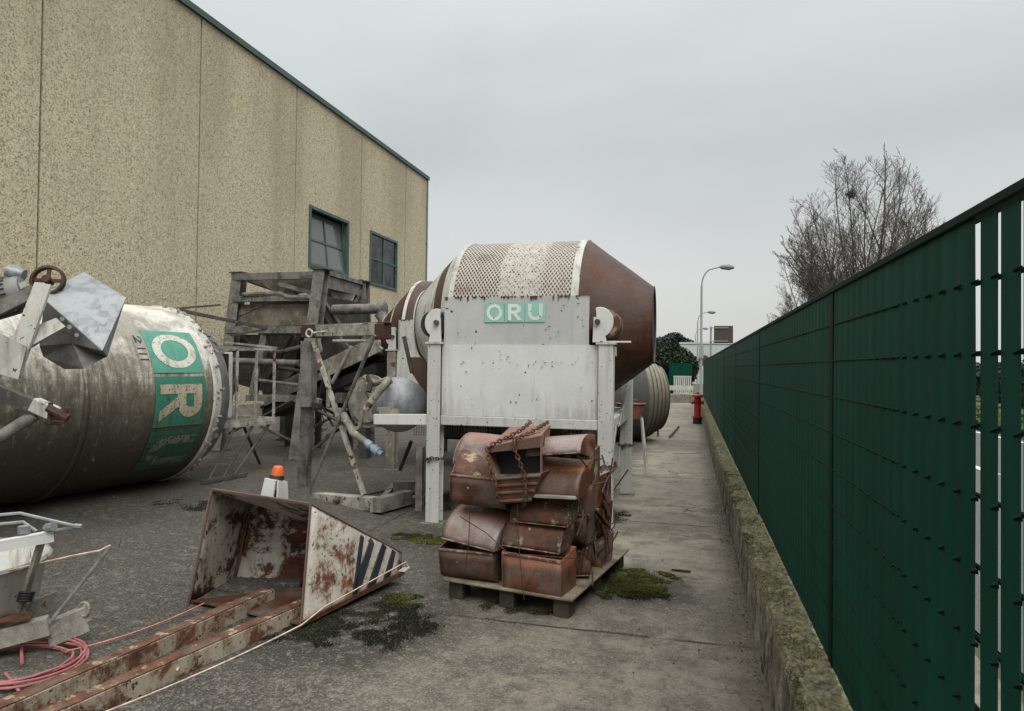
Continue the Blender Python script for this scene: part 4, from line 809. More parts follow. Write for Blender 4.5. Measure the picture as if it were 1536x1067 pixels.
# rails
def rail(pa, pb, lab):
    a, b = V((pa.x, pa.y, .065)), V((pb.x, pb.y, .065)); t = (b-a).normalized(); a = a - t*.9
    r = thing('steel_rail', lab, 'rail', (a.x, a.y, 0)); mb = MB(); n = V((-t.y, t.x, 0)).normalized()
    mb.grid(lambda u, w: a.lerp(b, u) + [n*-.046 + V((0, 0, -.065)), n*-.046+V((0, 0, .033)), n*-.038+V((0, 0, .040)), n*.038+V((0, 0, .040)), n*.046+V((0, 0, .033)), n*.046+V((0, 0, -.065))][min(5, int(round(w*5)))] + V((0, 0, .004*mnoise.noise(V((u*9, w*4, 1))))), 50, 5); mb.build('web', M['rail'], r, smooth=True)
    mb = MB(); mb.grid(lambda u, w: a.lerp(b, u) + n*(-.043+.086*w) + V((0, 0, .044 + .005*mnoise.noise(V((u*16, w*3, 5))))), 60, 4); mb.build('top_face', M['railtop'], r, solid=.006, smooth=True)
rail(G(52, 1067), G(404, 905), 'rusty steel rail on the left under the scoop mouth'); rail(G(146, 1067), G(470, 918), 'rusty steel rail on the right nearest the yard under the scoop')
mb = MB(); mb.tube(sag(D(140, 1075, 3.25), B0+V((0, -.012, .02))+nn*.02, .02) + [B0.lerp(C0, k/6)+nn*.030+V((0, 0, .06+.05*k/6)) for k in range(1, 7)] + [D(614, 853, 5.25)], .0055, 5); tag(mb.build('cord', M['cord'], smooth=True), 'long pale cord passing along the bottom of the striped scoop side', 'cord')
mb = MB(); mb.tube([D(350, 905, 4.7), D(338, 925, 4.6), D(305, 965, 4.3), D(270, 1000, 4.02), G(266, 1004, .14)], .007, 6); tag(mb.build('cord', M['cord'], smooth=True), 'short pale cord hanging from the scoop mouth over the rails', 'cord')
mb = MB(); mb.plate([D(597, 857, 5.2), D(604, 852, 5.2), D(615, 851, 5.2), D(607, 858, 5.2)], .004, (0, -1, 0)); mb.build('tail_plate', M['white'], sc)
# ================================================================== DRUM MIXERS
def drum_mixer(name, label, dx, dy, first):
    t = thing(name, label, 'mixer', (-1.75+dx, 8.1+dy, 0)); o = V((dx, dy, 0)); W = M['white'] if first else M['white_dirty']
    def P(x, y, z): return V((x, y, z)) + o
    fl = M['leg'] if first else M['frame_pale']
    for x, y, h in ((-2.665, 6.97, 1.93), (-.82, 6.97, 1.93), (-2.665, 9.35, 1.93), (-.82, 9.35, 1.93)):
        mb = MB(); mb.hbeam(P(x, y, .012), P(x, y, h), .15, .14, .012, (0, 1, 0)); lg = mb.build('leg', fl, t, bevel=.003)
        mb = MB(); mb.bx(x-.12+dx, x+.12+dx, y-.11+dy, y+.11+dy, 0, .010); mb.build('foot_plate', M['frame'], lg)
        mb = MB(); mb.bx(x-.10+dx, x+.10+dx, y-.085+dy, y+.085+dy, 1.932, 1.952); mb.build('cap_plate', M['white_dirty'], lg)
    # front sheet, in two leaves
    def sheetm(x0, x1, z0, z1, y, sd, am=.006):
        mb = MB(); mb.grid(lambda u, w: P(x0+(x1-x0)*u, y + am*mnoise.noise(V((u*2.2+sd, w*1.7, sd))), z0+(z1-z0)*w), 24, 12); return mb
    lo = sheetm(-2.585, -.898, 1.168, 1.925, 6.935, 1).build('front_panel', M['front'] if first else W, t, solid=.006)
    up = sheetm(-2.572, -1.0, 1.93, 2.435, 6.955, 4, .003).build('upper_panel', M['grey_panel'] if first else M['white_dirty'], t, solid=.006)
    mb = MB(); mb.bx(-2.588+dx, -.897+dx, 6.915+dy, 6.99+dy, 1.062, 1.164); mb.build('front_beam', M['leg'] if first else W, t, bevel=.006)
    mb = MB(); mb.bx(-2.57+dx, -.99+dx, 6.945+dy, 6.95+dy, 1.918, 1.932); mb.build('panel_seam', M['grey_panel'], t)
    for x in (-2.665, -.82): mb = MB(); mb.bx(x-.05+dx, x+.05+dx, 7.045+dy, 9.275+dy, 1.06, 1.16); mb.bx(x-.05+dx, x+.05+dx, 7.045+dy, 9.275+dy, 1.82, 1.925); mb.build('side_beam', W, t, bevel=.004)
    mb = MB(); mb.bx(-2.585+dx, -.90+dx, 9.30+dy, 9.4+dy, 1.06, 1.16); mb.build('rear_beam', W, t)
    # collecting hopper under the drum
    mb = MB(); a = [P(-2.55, 7.06, 1.9), P(-.95, 7.06, 1.9), P(-.95, 9.2, 1.9), P(-2.55, 9.2, 1.9)]; b = [P(-2.1, 7.6, .95), P(-1.4, 7.6, .95), P(-1.4, 8.7, .95), P(-2.1, 8.7, .95)]
    mb.add(a+b, [(0, 1, 5, 4), (1, 2, 6, 5), (2, 3, 7, 6), (3, 0, 4, 7)]); mb.build('chute', M['frame_dark'], t, solid=.006)
    # drum with two cones
    ax = P(0, 8.12, 2.20)
    mb = MB(); mb.lathe([(-2.575+.1*k, 1.0) for k in range(14)] + [(-1.165, 1.0)], ax, (1, 0, 0), 72); mb.build('drum_screen', M['mesh'] if first else M['rust_drum'], t, smooth=True)
    for x0, x1 in ((-2.60, -2.545), (-1.225, -1.145)): mb = MB(); mb.lathe([(x0, .99), (x0, 1.012), (x1, 1.012), (x1, .99)], ax, (1, 0, 0), 72); mb.build('drum_hoop', M['white_dirty'] if first or x0 < -2 else M['rust_drum'], t, smooth=True)
    mb = MB(); mb.lathe([(-1.15, 1.005), (-1.14, 1.0), (-.9, .815), (-.65, .63), (-.415, .45), (-.40, .455), (-.40, .43), (-.42, .42)], ax, (1, 0, 0), 64); mb.build('drum_cone', M['rust_drum'], t, smooth=True)
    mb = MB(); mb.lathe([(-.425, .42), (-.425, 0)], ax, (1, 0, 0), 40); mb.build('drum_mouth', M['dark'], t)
    cm = [M['white_dirty'], M['rust_drum'], M['white_dirty']] if first else [M['rust_drum'], M['white_dirty'], M['rust_drum']]
    pr = [[(-2.72, .90), (-2.60, 1.0)], [(-2.86, .775), (-2.72, .90)], [(-3.22, .43), (-3.05, .60), (-2.86, .775)]] if first else [[(-2.93, .71), (-2.60, 1.0)], [(-2.96, .69), (-2.93, .71)], [(-3.22, .43), (-2.96, .69)]]
    for q, mm in zip(pr, cm): mb = MB(); mb.lathe(q, ax, (1, 0, 0), 64); mb.build('drum_cone', mm, t, smooth=True)
    mb = MB(); mb.lathe([(-3.225, .45), (-3.24, .45), (-3.24, 0)], ax, (1, 0, 0), 40); mb.build('drum_mouth', M['white_dirty'], t)
    # roller brackets on the leg tops
    for x, s in ((-2.655, 1), (-.885, -1)):
        mb = MB(); c = P(x, 6.93, 2.16); n = 14
        arc = [c + V((.135*math.cos(R(90+s*(-20)+s*180*k/n*1.0)), 0, .155*math.sin(R(90-s*20+s*180*k/n)))) for k in range(n+1)]
        mb.plate(arc + [c+V((.02*s, 0, -.155))], .03, (0, -1, 0)); br = mb.build('roller_bracket', W, t, bevel=.004)
        mb = MB(); mb.plate([c+V((.06*s, -.034, .05)), c+V((-.01*s, -.034, .05)), c+V((-.075*s, -.034, -.205)), c+V((.07*s, -.034, -.205))], .012, (0, -1, 0)); mb.build('gusset', W, br)
        mb = MB(); mb.lathe([(-.075, 0), (-.075, .028), (-.035, .028)], c+V((.02*s, 0, 0)), (0, 1, 0), 12); mb.build('axle_nut', M['frame_dark'], br, smooth=True)
        mb = MB(); mb.lathe([(.035, 0), (.035, .15), (.42, .15), (.42, 0)], c+V((-.045*s, 0, -.01)), (0, 1, 0), 24); mb.build('roller', M['rust_c'] if s < 0 else M['black'], br, smooth=True)
    if s < 0: mb = MB(); mb.bx(-.90+dx, -.58+dx, 6.99+dy, 7.05+dy, 1.955, 1.972); mb.build('shelf_angle', W, t)
    mb = MB()
    for k in range(31): x = -2.55 + k*.045; mb.bar(P(x, 7.62, .50), P(x, 7.62, 1.05), .006, .006, (0, 1, 0))
    for k in range(13): z = .51 + k*.044; mb.bar(P(-2.56, 7.612, z), P(-1.18, 7.612, z), .006, .006)
    mb.build('wire_guard', M['frame'], t)
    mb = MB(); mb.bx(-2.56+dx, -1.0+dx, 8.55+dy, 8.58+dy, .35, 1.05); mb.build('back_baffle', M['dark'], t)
    mb = MB(); mb.bx(-1.12+dx, -.90+dx, 7.3+dy, 7.32+dy, .55, 1.05); mb.build('baffle', M['galv_dark'], t)
    mb = MB(); mb.plate([P(-.752, 7.6, 1.05), P(-.752, 9.2, 1.05), P(-.752, 9.2, 1.55), P(-.752, 8.6, 1.4)], .006, (1, 0, 0)); mb.build('side_panel', M['white_dirty'], t)
    # flaking along the top edge and scraped marks
    mb = MB(); r = random.Random(5+int(first)); x = -2.57
    while x < -1.03:
        w = r.uniform(.01, .05); h = r.uniform(.005, .022) if r.random() < .7 else r.uniform(.02, .06)
        if r.random() < .62: mb.plate([P(x, 6.946, 2.440), P(x+w, 6.946, 2.440), P(x+w*.8, 6.946, 2.440-h*.7), P(x+w*.5, 6.946, 2.440-h), P(x+w*.1, 6.946, 2.440-h*.5)], .003, (0, -1, 0))
        x += w
    mb.build('flaking_rust', M['rust_dark'], up)
    mb = MB()
    for k in range(46):
        u = r.random()
        if k < 16: x = -1.95+.85*u; z = 1.80 - .09*math.sin(math.pi*u) + r.gauss(0, .015)
        elif k < 28: x, z = r.uniform(-1.45, -1.05), r.uniform(1.95, 2.4)
        else: x, z = r.uniform(-2.5, -.95), r.uniform(1.25, 2.35)
        y = 6.940 if z > 1.93 else 6.922; a = r.uniform(-.3, 1.2); L = r.uniform(.005, .022); w = r.uniform(.002, .005); d = V((math.cos(a), 0, math.sin(a)))*L; n = V((-math.sin(a), 0, math.cos(a)))*w
        c = P(x, y, z); mb.plate([c-d, c+n, c+d, c-n], .002, (0, -1, 0))
    mb.build('scrape_mark', M['stripe'], lo)
    if first:
        for k, chh in enumerate('ORU'):
            x0 = -2.115 + k*.222; z0 = 2.165
            mb = MB(); mb.grid(lambda u, w: V((x0+.216*u, 6.945, z0+.208*w)), 2, 2); pl = mb.build('logo_square', M['teal_pale'], t, weld=False)
            mb = MB(); mb.grid(lambda u, w: V((x0+.216*u, 6.942, z0+.208*w)), 72, 72, keep=lambda u, w: glyph(chh, u, w)); mb.build('logo_letter', M['letter_white'], pl, weld=False)
    return t
dm = drum_mixer('drum_mixer', 'large white drum mixer with rusty cone ends and green logo on its front panel', 0, 0, True)
drum_mixer('drum_mixer', 'second drum mixer, dirtier and without logo, half hidden behind the first one', -2.02, 3.32, False)
def legchain(x, y, z, lab):
    mb = MB(); pts = [(x+.105*math.cos(a), y+.10*math.sin(a), z+.012*math.sin(3*a)+.01*math.cos(a)) for a in [R(24*k) for k in range(16)]]
    link_chain(pts, .036, .005, mb); link_chain([(x-.02, y-.10, z), (x-.035, y-.105, z-.03)], .036, .005, mb); tag(mb.build('chain', M['rust_dark'], smooth=True), lab, 'chain', 'rusty chains round the mixer legs')
legchain(-.82, 6.97, .70, 'rusty chain wound round the front leg nearest the walkway'); legchain(-2.665, 6.97, .70, 'rusty chain wound round the front leg beside the mossy patch'); legchain(-.82, 9.35, .66, 'rusty chain wound round the rear leg beside the walkway')

# beam with galvanised tank beside the mixer
gt = thing('galvanised_tank', 'round galvanised tank with domed end and hose beside the white mixer leg', 'tank', (-3.2, 7.5, 0))
c = YP(598, 607, 7.45); mb = MB(); axd = V((.30, -.95, .05)); mb.lathe([(-.55, .0), (-.55, .31), (.0, .325), (.05, .315), (.12, .27), (.17, .18), (.19, .08), (.195, 0)], c, axd, 40); mb.build('body', M['galv'], gt, smooth=True)
c2 = YP(554, 602, 8.0); mb = MB(); mb.lathe([(-.3, 0), (-.3, .29), (-.02, .30), (-.02, .34), (.02, .34), (.02, .30), (.06, .27), (.08, .1), (.08, 0)], c2, V((-.25, -.95, .05)), 36); mb.build('second_drum', M['frame_pale'], gt, smooth=True)
mb = MB(); a, b = YP(562, 629, 7.0), YP(642, 629.5, 6.97); mb.bar(a, b, .06, .115); mb.build('support_beam', M['white'], gt, bevel=.004)
mb = MB(); mb.bar((a.x+.03, a.y+.04, a.z-.05), (a.x+.03, 8.4, a.z-.05), .05, .08); mb.bar((a.x+.35, 7.5, a.z-.35), (a.x+.35, 7.5, .0), .08, .08, (0, 1, 0)); mb.build('support_post', M['frame_pale'], gt)
mb = MB(); mb.tube([YP(584, 570, 7.15), YP(570, 585, 7.05), YP(548, 615, 7.0)], [.05, .045, .04], 10); mb.tube([YP(585, 570, 7.2), YP(560, 576, 7.3), YP(548, 566, 7.5)], .035, 8); mb.build('pipe', M['frame_pale'], gt, smooth=True)
mb = MB(); mb.tube([YP(552, 566, 7.4), YP(556, 575, 7.2), YP(553, 588, 7.15)], .03, 8); mb.tube([YP(548, 588, 7.1), YP(555, 600, 7.05)], .012, 6); mb.build('black_pipe', M['black'], gt, smooth=True)
mb = MB(); mb.box(YP(584, 618, 7.0), (.22, .06, .05)); mb.box(YP(577, 614, 7.0), (.16, .05, .04)); mb.build('crust', M['cement'], gt)
mb = MB(); mb.tube([YP(515, 622, 7.6), YP(530, 650, 7.5), YP(556, 668, 7.4)], [.045, .05, .035], 10); mb.tube([YP(545, 612, 7.6), YP(540, 640, 7.55), YP(528, 650, 7.5)], .03, 8); mb.build('hose', M['frame_pale'], gt, smooth=True)
d0, d1 = YP(550, 664, 7.43), YP(573, 682, 7.36); t = (d1-d0).normalized(); L = (d1-d0).length
mb = MB(); mb.lathe([(0, .03), (0, .045), (L*.3, .05), (L*.32, .035), (L*.45, .035), (L*.46, .055), (L*.8, .05), (L*.82, .035), (L, .035), (L, 0)], d0, t, 16); mb.build('coupling', M['coupl'], gt, smooth=True)
# chute of the second mixer between the legs
cf = thing('discharge_funnel', 'rust stained sheet funnel behind the white mixer leg', 'funnel', (-3.2, 8.3, 0)); mb = MB()
q = [YP(616, 536, 8.3), YP(646, 536, 8.3), YP(646, 605, 8.3), YP(618, 560, 8.3)]; mb.add(q + [p+V((0, .5, 0)) for p in q], [(0, 1, 2, 3), (0, 3, 7, 4), (1, 2, 6, 5), (2, 3, 7, 6)]); mb.build('funnel', M['rust_d'], cf, solid=.006)
mb = MB(); mb.tube([YP(606, 505, 8.3), YP(618, 560, 8.3)], .03, 8); mb.tube([YP(617, 662, 8.2), YP(600, 705, 8.3)], .025, 8); mb.bar((q[1].x-.1, 8.6, q[1].z), (q[1].x-.1, 8.6, 0), .06, .06, (0, 1, 0)); mb.build('stay', M['frame_dark'], cf)

# ================================================================== AGGREGATE HOPPER
Y_ = YP
ag = thing('aggregate_hopper', 'tall grimy steel aggregate hopper frame with conveyor chute near the warehouse', 'hopper', (-7.4, 12, 0))
FRt, FLt, RRt, RLt = Y_(483, 406, 11.0), Y_(360, 411, 11.5), Y_(544, 424, 13.0), V((-8.55, 13.4, 3.3))
legs = ((V((-6.72, 10.77, 0)), FRt), (Y_(327, 690, 11.35) * 1, FLt), (V((-6.45, 13.0, 0)), RRt), (V((-8.7, 13.5, 0)), RLt))
for a, b in legs:
    a = V((a.x, a.y, 0)); mb = MB(); mb.hbeam(a, b, .22, .20, .016, (0, 1, 0)); lg = mb.build('leg', M['frame'], ag); mb = MB(); mb.box(b + V((0, 0, .015)), (.30, .28, .02)); mb.build('cap_plate', M['frame_dark'], lg)
    mb = MB(); mb.box((a.x, a.y, .012), (.34, .32, .024)); mb.build('foot_plate', M['frame_dark'], lg)
mb = MB(); mb.bar(Y_(350, 416, 11.45), Y_(475, 413, 11.0), .10, .13); mb.build('top_beam', M['frame'], ag); mb = MB(); mb.bar(FRt+V((0, .12, -.03)), RRt+V((0, -.1, -.03)), .14, .07); mb.bar(FRt+V((.02, .12, -.19)), RRt+V((0, -.1, -.19)), .04, .22); mb.build('top_beam', M['frame'], ag)
mb = MB(); mb.bar(FLt+V((0, .1, -.05)), RLt+V((0, -.1, -.05)), .1, .12); mb.bar(RLt, RRt, .1, .12); mb.build('top_beam', M['frame_dark'], ag)
mb = MB(); mb.bar(Y_(352, 449, 11.42), Y_(470, 447, 11.02), .12, .11); mb.build('mid_beam', M['frame'], ag); mb = MB(); mb.tube([Y_(365, 442, 11.3), Y_(420, 441, 11.15), Y_(432, 446, 11.1), Y_(468, 447, 10.98)], .045, 8); mb.build('pipe', M['frame'], ag, smooth=True)
mb = MB(); mb.plate([Y_(372, 419, 11.6), Y_(474, 417, 11.15), Y_(472, 440, 11.15), Y_(418, 440, 11.35), Y_(404, 433, 11.4), Y_(395, 425, 11.5)], .012, (0, -1, 0)); mb.build('upper_plate', M['board'], ag)
mb = MB(); mb.plate([Y_(350, 457, 11.5), Y_(468, 456, 11.12), Y_(460, 489, 11.12), Y_(344, 489, 11.5)], .012, (0, -1, 0)); mb.build('front_plate', M['board'], ag)
mb = MB(); mb.bar(Y_(340, 495, 11.40), Y_(456, 495, 10.92), .10, .13); mb.build('lower_beam', M['frame'], ag)
mb = MB(); mb.bar(Y_(399, 500, 11.2), Y_(380, 592, 11.25), .13, .12, (0, 1, 0)); mb.build('post', M['frame'], ag); mb = MB(); mb.bar(Y_(355, 500, 11.7), Y_(345, 592, 11.7), .12, .12, (0, 1, 0)); mb.build('post', M['frame_dark'], ag)
mb = MB(); mb.tube([Y_(335, 541, 11.35), Y_(450, 545, 10.9)], .06, 10); mb.build('pipe', M['frame'], ag, smooth=True)
top = [V((-8.45, 11.75, 2.95)), V((-6.5, 11.3, 2.95)), V((-6.35, 12.9, 2.95)), V((-8.4, 13.2, 2.95))]; bot = [V((-7.9, 11.95, 1.0)), V((-6.95, 11.8, 1.0)), V((-6.9, 12.4, 1.0)), V((-7.85, 12.6, 1.0))]
mb = MB(); mb.add(top+bot, [(0, 1, 5, 4), (1, 2, 6, 5), (2, 3, 7, 6), (3, 0, 4, 7)]); mb.build('bin', M['frame_dark'], ag, solid=.01)
mb = MB(); mb.add([Y_(350, 502, 11.7), Y_(452, 502, 11.3), Y_(440, 560, 11.4), Y_(405, 590, 11.5), Y_(352, 575, 11.7)], [(0, 1, 2, 3, 4)]); mb.build('bin_skirt', M['frame_dark'], ag, solid=.01)
mb = MB(); f = [Y_(492, 427, 11.5), Y_(538, 436, 12.6), Y_(519, 459, 12.2), Y_(508, 470, 11.8)]; mb.add(f + [p + V((-.35, .35, -.05)) for p in f], [(0, 1, 2, 3), (0, 3, 7, 4), (1, 2, 6, 5), (2, 3, 7, 6)]); mb.build('small_funnel', M['galv_dark'], ag, solid=.008)
mb = MB(); mb.tube([Y_(500, 465, 11.3), Y_(574, 463, 11.3)], .095, 14); mb.build('screw_tube', M['frame'], ag, smooth=True)
mb = MB(); mb.lathe([(-.07, 0), (-.07, .12), (.05, .13), (.07, .10), (.07, 0)], Y_(574, 463, 11.3), (1, .1, 0), 16); mb.tube([Y_(570, 470, 11.25), Y_(584, 493, 11.25)], [.11, .085], 12); mb.build('elbow', M['frame'], ag, smooth=True)
for (a, b) in (((485, 452, 11.1), (508, 487, 11.6)), ((530, 470, 12.6), (518, 490, 12.2)), ((478, 462, 11.15), (500, 500, 11.7)), ((540, 436, 12.9), (524, 470, 12.4))): mb = MB(); mb.bar(Y_(*a), Y_(*b), .07, .07, (0, 1, 0)); mb.build('brace', M['frame'], ag)
# inclined conveyor
mb = MB(); a0, a1 = Y_(396, 598, 11.6), Y_(568, 515, 10.6); t = (a1-a0).normalized(); mb.bar(a0, a1, .03, .30); mb.bar(a0+V((0, .62, 0)), a1+V((0, .62, 0)), .03, .30); mb.build('conveyor_side', M['frame_pale'], ag)
mb = MB(); mb.bar(a0+V((0, .31, -.18)), a1+V((0, .31, -.18)), .60, .05); mb.bar(a0+V((0, .31, -.30)), a1+V((0, .31, -.42)), .5, .16); mb.build('conveyor_belt', M['black'], ag)
mb = MB(); mb.bar(Y_(462, 525, 11.0), Y_(482, 518, 11.0), .02, .24); mb.tube([Y_(528, 520, 10.8), Y_(498, 575, 10.9)], .035, 8); mb.tube([Y_(494, 550, 11), Y_(492, 610, 11)], .04, 8); mb.build('conveyor_stay', M['frame_pale'], ag)
mb = MB(); mb.bar(Y_(372, 597, 11.2), Y_(458, 598, 10.9), .12, .12); mb.bar(Y_(452, 596, 10.85), Y_(480, 606, 10.8), .10, .16); mb.build('base_beam', M['frame'], ag)
mb = MB()
for a, b in (((366, 640, 11.2), (440, 600, 10.9)), ((392, 640, 11.1), (445, 665, 10.8)), ((455, 605, 10.8), (540, 648, 10.9)), ((450, 650, 10.9), (528, 612, 11.4)), ((452, 688, 10.8), (500, 650, 11.2)), ((470, 605, 11.5), (560, 650, 11.6)), ((490, 655, 11.8), (560, 615, 11.6)), ((420, 612, 11.6), (340, 652, 11.5))): mb.tube([Y_(*a), Y_(*b)], .028, 7)
mb.build('tie_rod', M['frame_dark'], ag)
for nm_, m_, r_, pts_ in (('pipe', 'frame_dark', .035, [(418, 552, 11.2), (470, 560, 11.1), (520, 545, 11.0)]), ('pipe', 'frame_pale', .03, [(500, 512, 10.9), (552, 512, 10.7), (575, 525, 10.6)]), ('pipe', 'frame', .04, [(352, 522, 11.5), (420, 528, 11.3), (452, 520, 11.1)]), ('hose', 'black', .02, [(470, 520, 10.8), (486, 560, 10.8), (478, 600, 10.85), (500, 640, 10.9)]), ('pipe', 'frame_dark', .045, [(530, 548, 11.2), (580, 545, 11.0)]), ('pipe', 'frame', .03, [(384, 570, 11.2), (450, 578, 11.0)])):
    mb = MB(); mb.tube([Y_(*q) for q in pts_], r_, 8); mb.build(nm_, M[m_], ag, smooth=True)
for (a, b, m_) in (((362, 500, 11.6), (420, 560, 11.5), 'frame_dark'), ((440, 502, 11.2), (400, 575, 11.3), 'frame_dark'), ((505, 500, 11.3), (560, 560, 11.0), 'frame_dark'), ((545, 505, 12.8), (552, 640, 12.9), 'frame'), ((420, 424, 11.2), (470, 438, 11.1), 'frame'), ((360, 470, 11.48), (400, 452, 11.35), 'frame')): mb = MB(); mb.angle(Y_(*a), Y_(*b), .07, .07, .01); mb.build('brace', M[m_], ag)
mb = MB(); mb.box(Y_(535, 575, 11.2), (.35, .3, .25)); mb.build('motor_box', M['frame_pale'], ag, bevel=.02)
mb = MB(); mb.bx(*sorted((Y_(432, 600, 12.6).x, Y_(446, 600, 12.6).x)), 12.5, 12.7, 0, 1.0); mb.build('inner_post', M['frame_dark'], ag); mb = MB(); mb.bar(Y_(545, 600, 11.4), Y_(548, 690, 11.4), .16, .2, (0, 1, 0)); mb.build('inner_post', M['frame_dark'], ag)
for k, (x0, x1, y0, y1) in enumerate(((474, 522, 590, 600), (470, 516, 580, 589), (478, 524, 571, 579))):
    a, b = Y_(x0, y1, 12.2), Y_(x1, y0, 12.2); mb = MB(); mb.bx(a.x, b.x, 12.2, 12.8, a.z, b.z); mb.build('ballast_slab', M['plank'], ag, bevel=.015)
mb = MB(); a = Y_(474, 600, 12.4); b = Y_(522, 600, 12.4); mb.bx(a.x-.1, b.x+.1, 12.3, 12.7, a.z-.14, a.z-.02); mb.bar((a.x, 12.5, 0), (a.x, 12.5, a.z-.145), .1, .1, (0, 1, 0)); mb.bar((b.x, 12.5, 0), (b.x, 12.5, a.z-.145), .1, .1, (0, 1, 0)); mb.build('ballast_shelf', M['frame_dark'], ag)
mb = MB(); rr = random.Random(8)
for k in range(5):
    a = Y_(478+rr.uniform(0, 12), 606, 10.85); mb.tube([a, a+V((rr.uniform(-.1, .1), -.05, -.3)), a+V((rr.uniform(-.2, .2), 0, -.55)), a+V((rr.uniform(-.1, .1), .05, -.35+rr.uniform(-.1, .1)))], .006, 5)
mb.build('loose_cable', M['black'], ag, smooth=True)

# ================================================================== CROSS BRACED STAND
xa, xb = (-4.62, 7.88), (-3.49, 7.27); X = lambda px, py, off=0.0: PL(px, py, xa, xb, off)
xs = thing('braced_stand', 'white and rusty cross braced steel stand on a low beam beside the scoop', 'stand', (-4.05, 7.57, 0))
mb = MB(); mb.bar(X(476, 748), X(572, 757), .14, .155); mb.build('base_beam', M['stand'], xs, bevel=.006); mb = MB(); q = X(570, 755); mb.bar(q+V((.02, -.12, 0)), q+V((.16, .45, 0)), .12, .16); mb.build('foot_beam', M['frame'], xs); mb = MB(); mb.bar(X(462, 748), X(480, 752), .2, .1); mb.build('foot_block', M['frame'], xs)
mb = MB(); mb.tube([X(464, 745), X(466, 730), X(562, 503)], .023, 8); mb.build('dark_rod', M['frame'], xs, smooth=True); mb = MB(); mb.bar(X(470, 512, .05), X(546, 742, .05), .055, .035, (0, 1, 0)); mb.build('flat_brace', M['stand'], xs)
mb = MB(); mb.bar(X(478, 497, .1), X(570, 494, .1), .12, .15); mb.build('head_beam', M['stand'], xs, bevel=.005); mb = MB(); mb.bar(X(457, 499, .1), X(480, 498, .1), .13, .15); mb.bar(X(568, 498, .1), X(581, 497, .1), .13, .19); mb.bar(X(456, 489, .1), X(584, 484, .1), .10, .02); mb.build('head_plate', M['rust_dark'], xs, bevel=.008)
mb = MB(); e = X(464, 500, -.02); mb.tube([e + V((math.cos(a)*.045, 0, math.sin(a)*.05)) for a in [R(30*k) for k in range(13)]], .014, 6, cap=False); mb.tube([X(468, 500, -.02), X(490, 497, -.02)], .014, 6); mb.build('eye_bolt', M['white_dirty'], xs, smooth=True)
mb = MB(); mb.bar(X(464, 512, .1), X(462, 610, .1), .16, .16, (0, 1, 0)); mb.build('back_post', M['frame'], xs); mb = MB(); mb.plate([X(455, 600, .1), X(480, 606, .1), X(476, 612, .1), X(450, 612, .1)], .02, (0, -1, 0)); mb.build('bracket', M['frame_dark'], xs); mb = MB(); mb.box(X(510, 597, .02), (.10, .08, .12)); mb.build('clamp', M['frame_dark'], xs)
mb = MB(); mb.bar(X(462, 605, .12), X(455, 742, .3), .14, .12, (0, 1, 0)); mb.build('lower_post', M['frame'], xs)
gb = thing('ground_frame', 'low grimy beam frame lying on moss behind the white mixer leg', 'frame', (-3.4, 9, 0)); mb = MB()
mb.bar(G(590, 730, .12), G(646, 730, .12), .1, .14); mb.build('cross_beam', M['frame'], gb); mb = MB(); mb.bar(G(560, 765, .04), G(592, 728, .06), .07, .06); mb.build('short_beam', M['frame_pale'], gb); mb = MB(); mb.tube([G(500, 752, .05), G(645, 722, .10)], .02, 6); mb.tube([G(560, 748, .04), G(648, 728, .06)], .018, 6); mb.build('rod', M['frame_dark'], gb)
mb = MB(); mb.bar(G(598, 752, .03), G(645, 742, .03), .12, .04); tag(mb.build('timber_plank', M['plank'], bevel=.004), 'short grey plank on the moss behind the white mixer leg', 'plank')

# ================================================================== PALLET WITH ELEVATOR BUCKETS
pf, pr, pb = G(664, 868, .145), G(858, 900, .145), G(903, 819, .145); e1 = (pr-pf).normalized(); e2 = V((-e1.y, e1.x, 0)); LW = (pr-pf).length; LD = (pb-pr).dot(e2); ang = math.atan2(e1.y, e1.x)
rm = Matrix.Rotation(ang, 3, 'Z')
pa = thing('pallet', 'wooden pallet board carrying the stack of rusty buckets', 'pallet', ((pf+pb)/2).to_tuple()); pa.location.z = 0
mb = MB(); mb.box((pf+e1*LW/2+e2*LD/2) + V((0, 0, -.009)), (LW, LD, .018), rm); mb.build('deck', M['wood'], pa, bevel=.004)
for u in (.09, .5, .91):
    for w in (.07, .5, .93): mb = MB(); mb.box(pf+e1*LW*u+e2*LD*w + V((0, 0, -.0815)), (.11, .13, .12), rm); mb.build('block', M['darkwood'], pa)
for w in (.07, .5, .93): pass
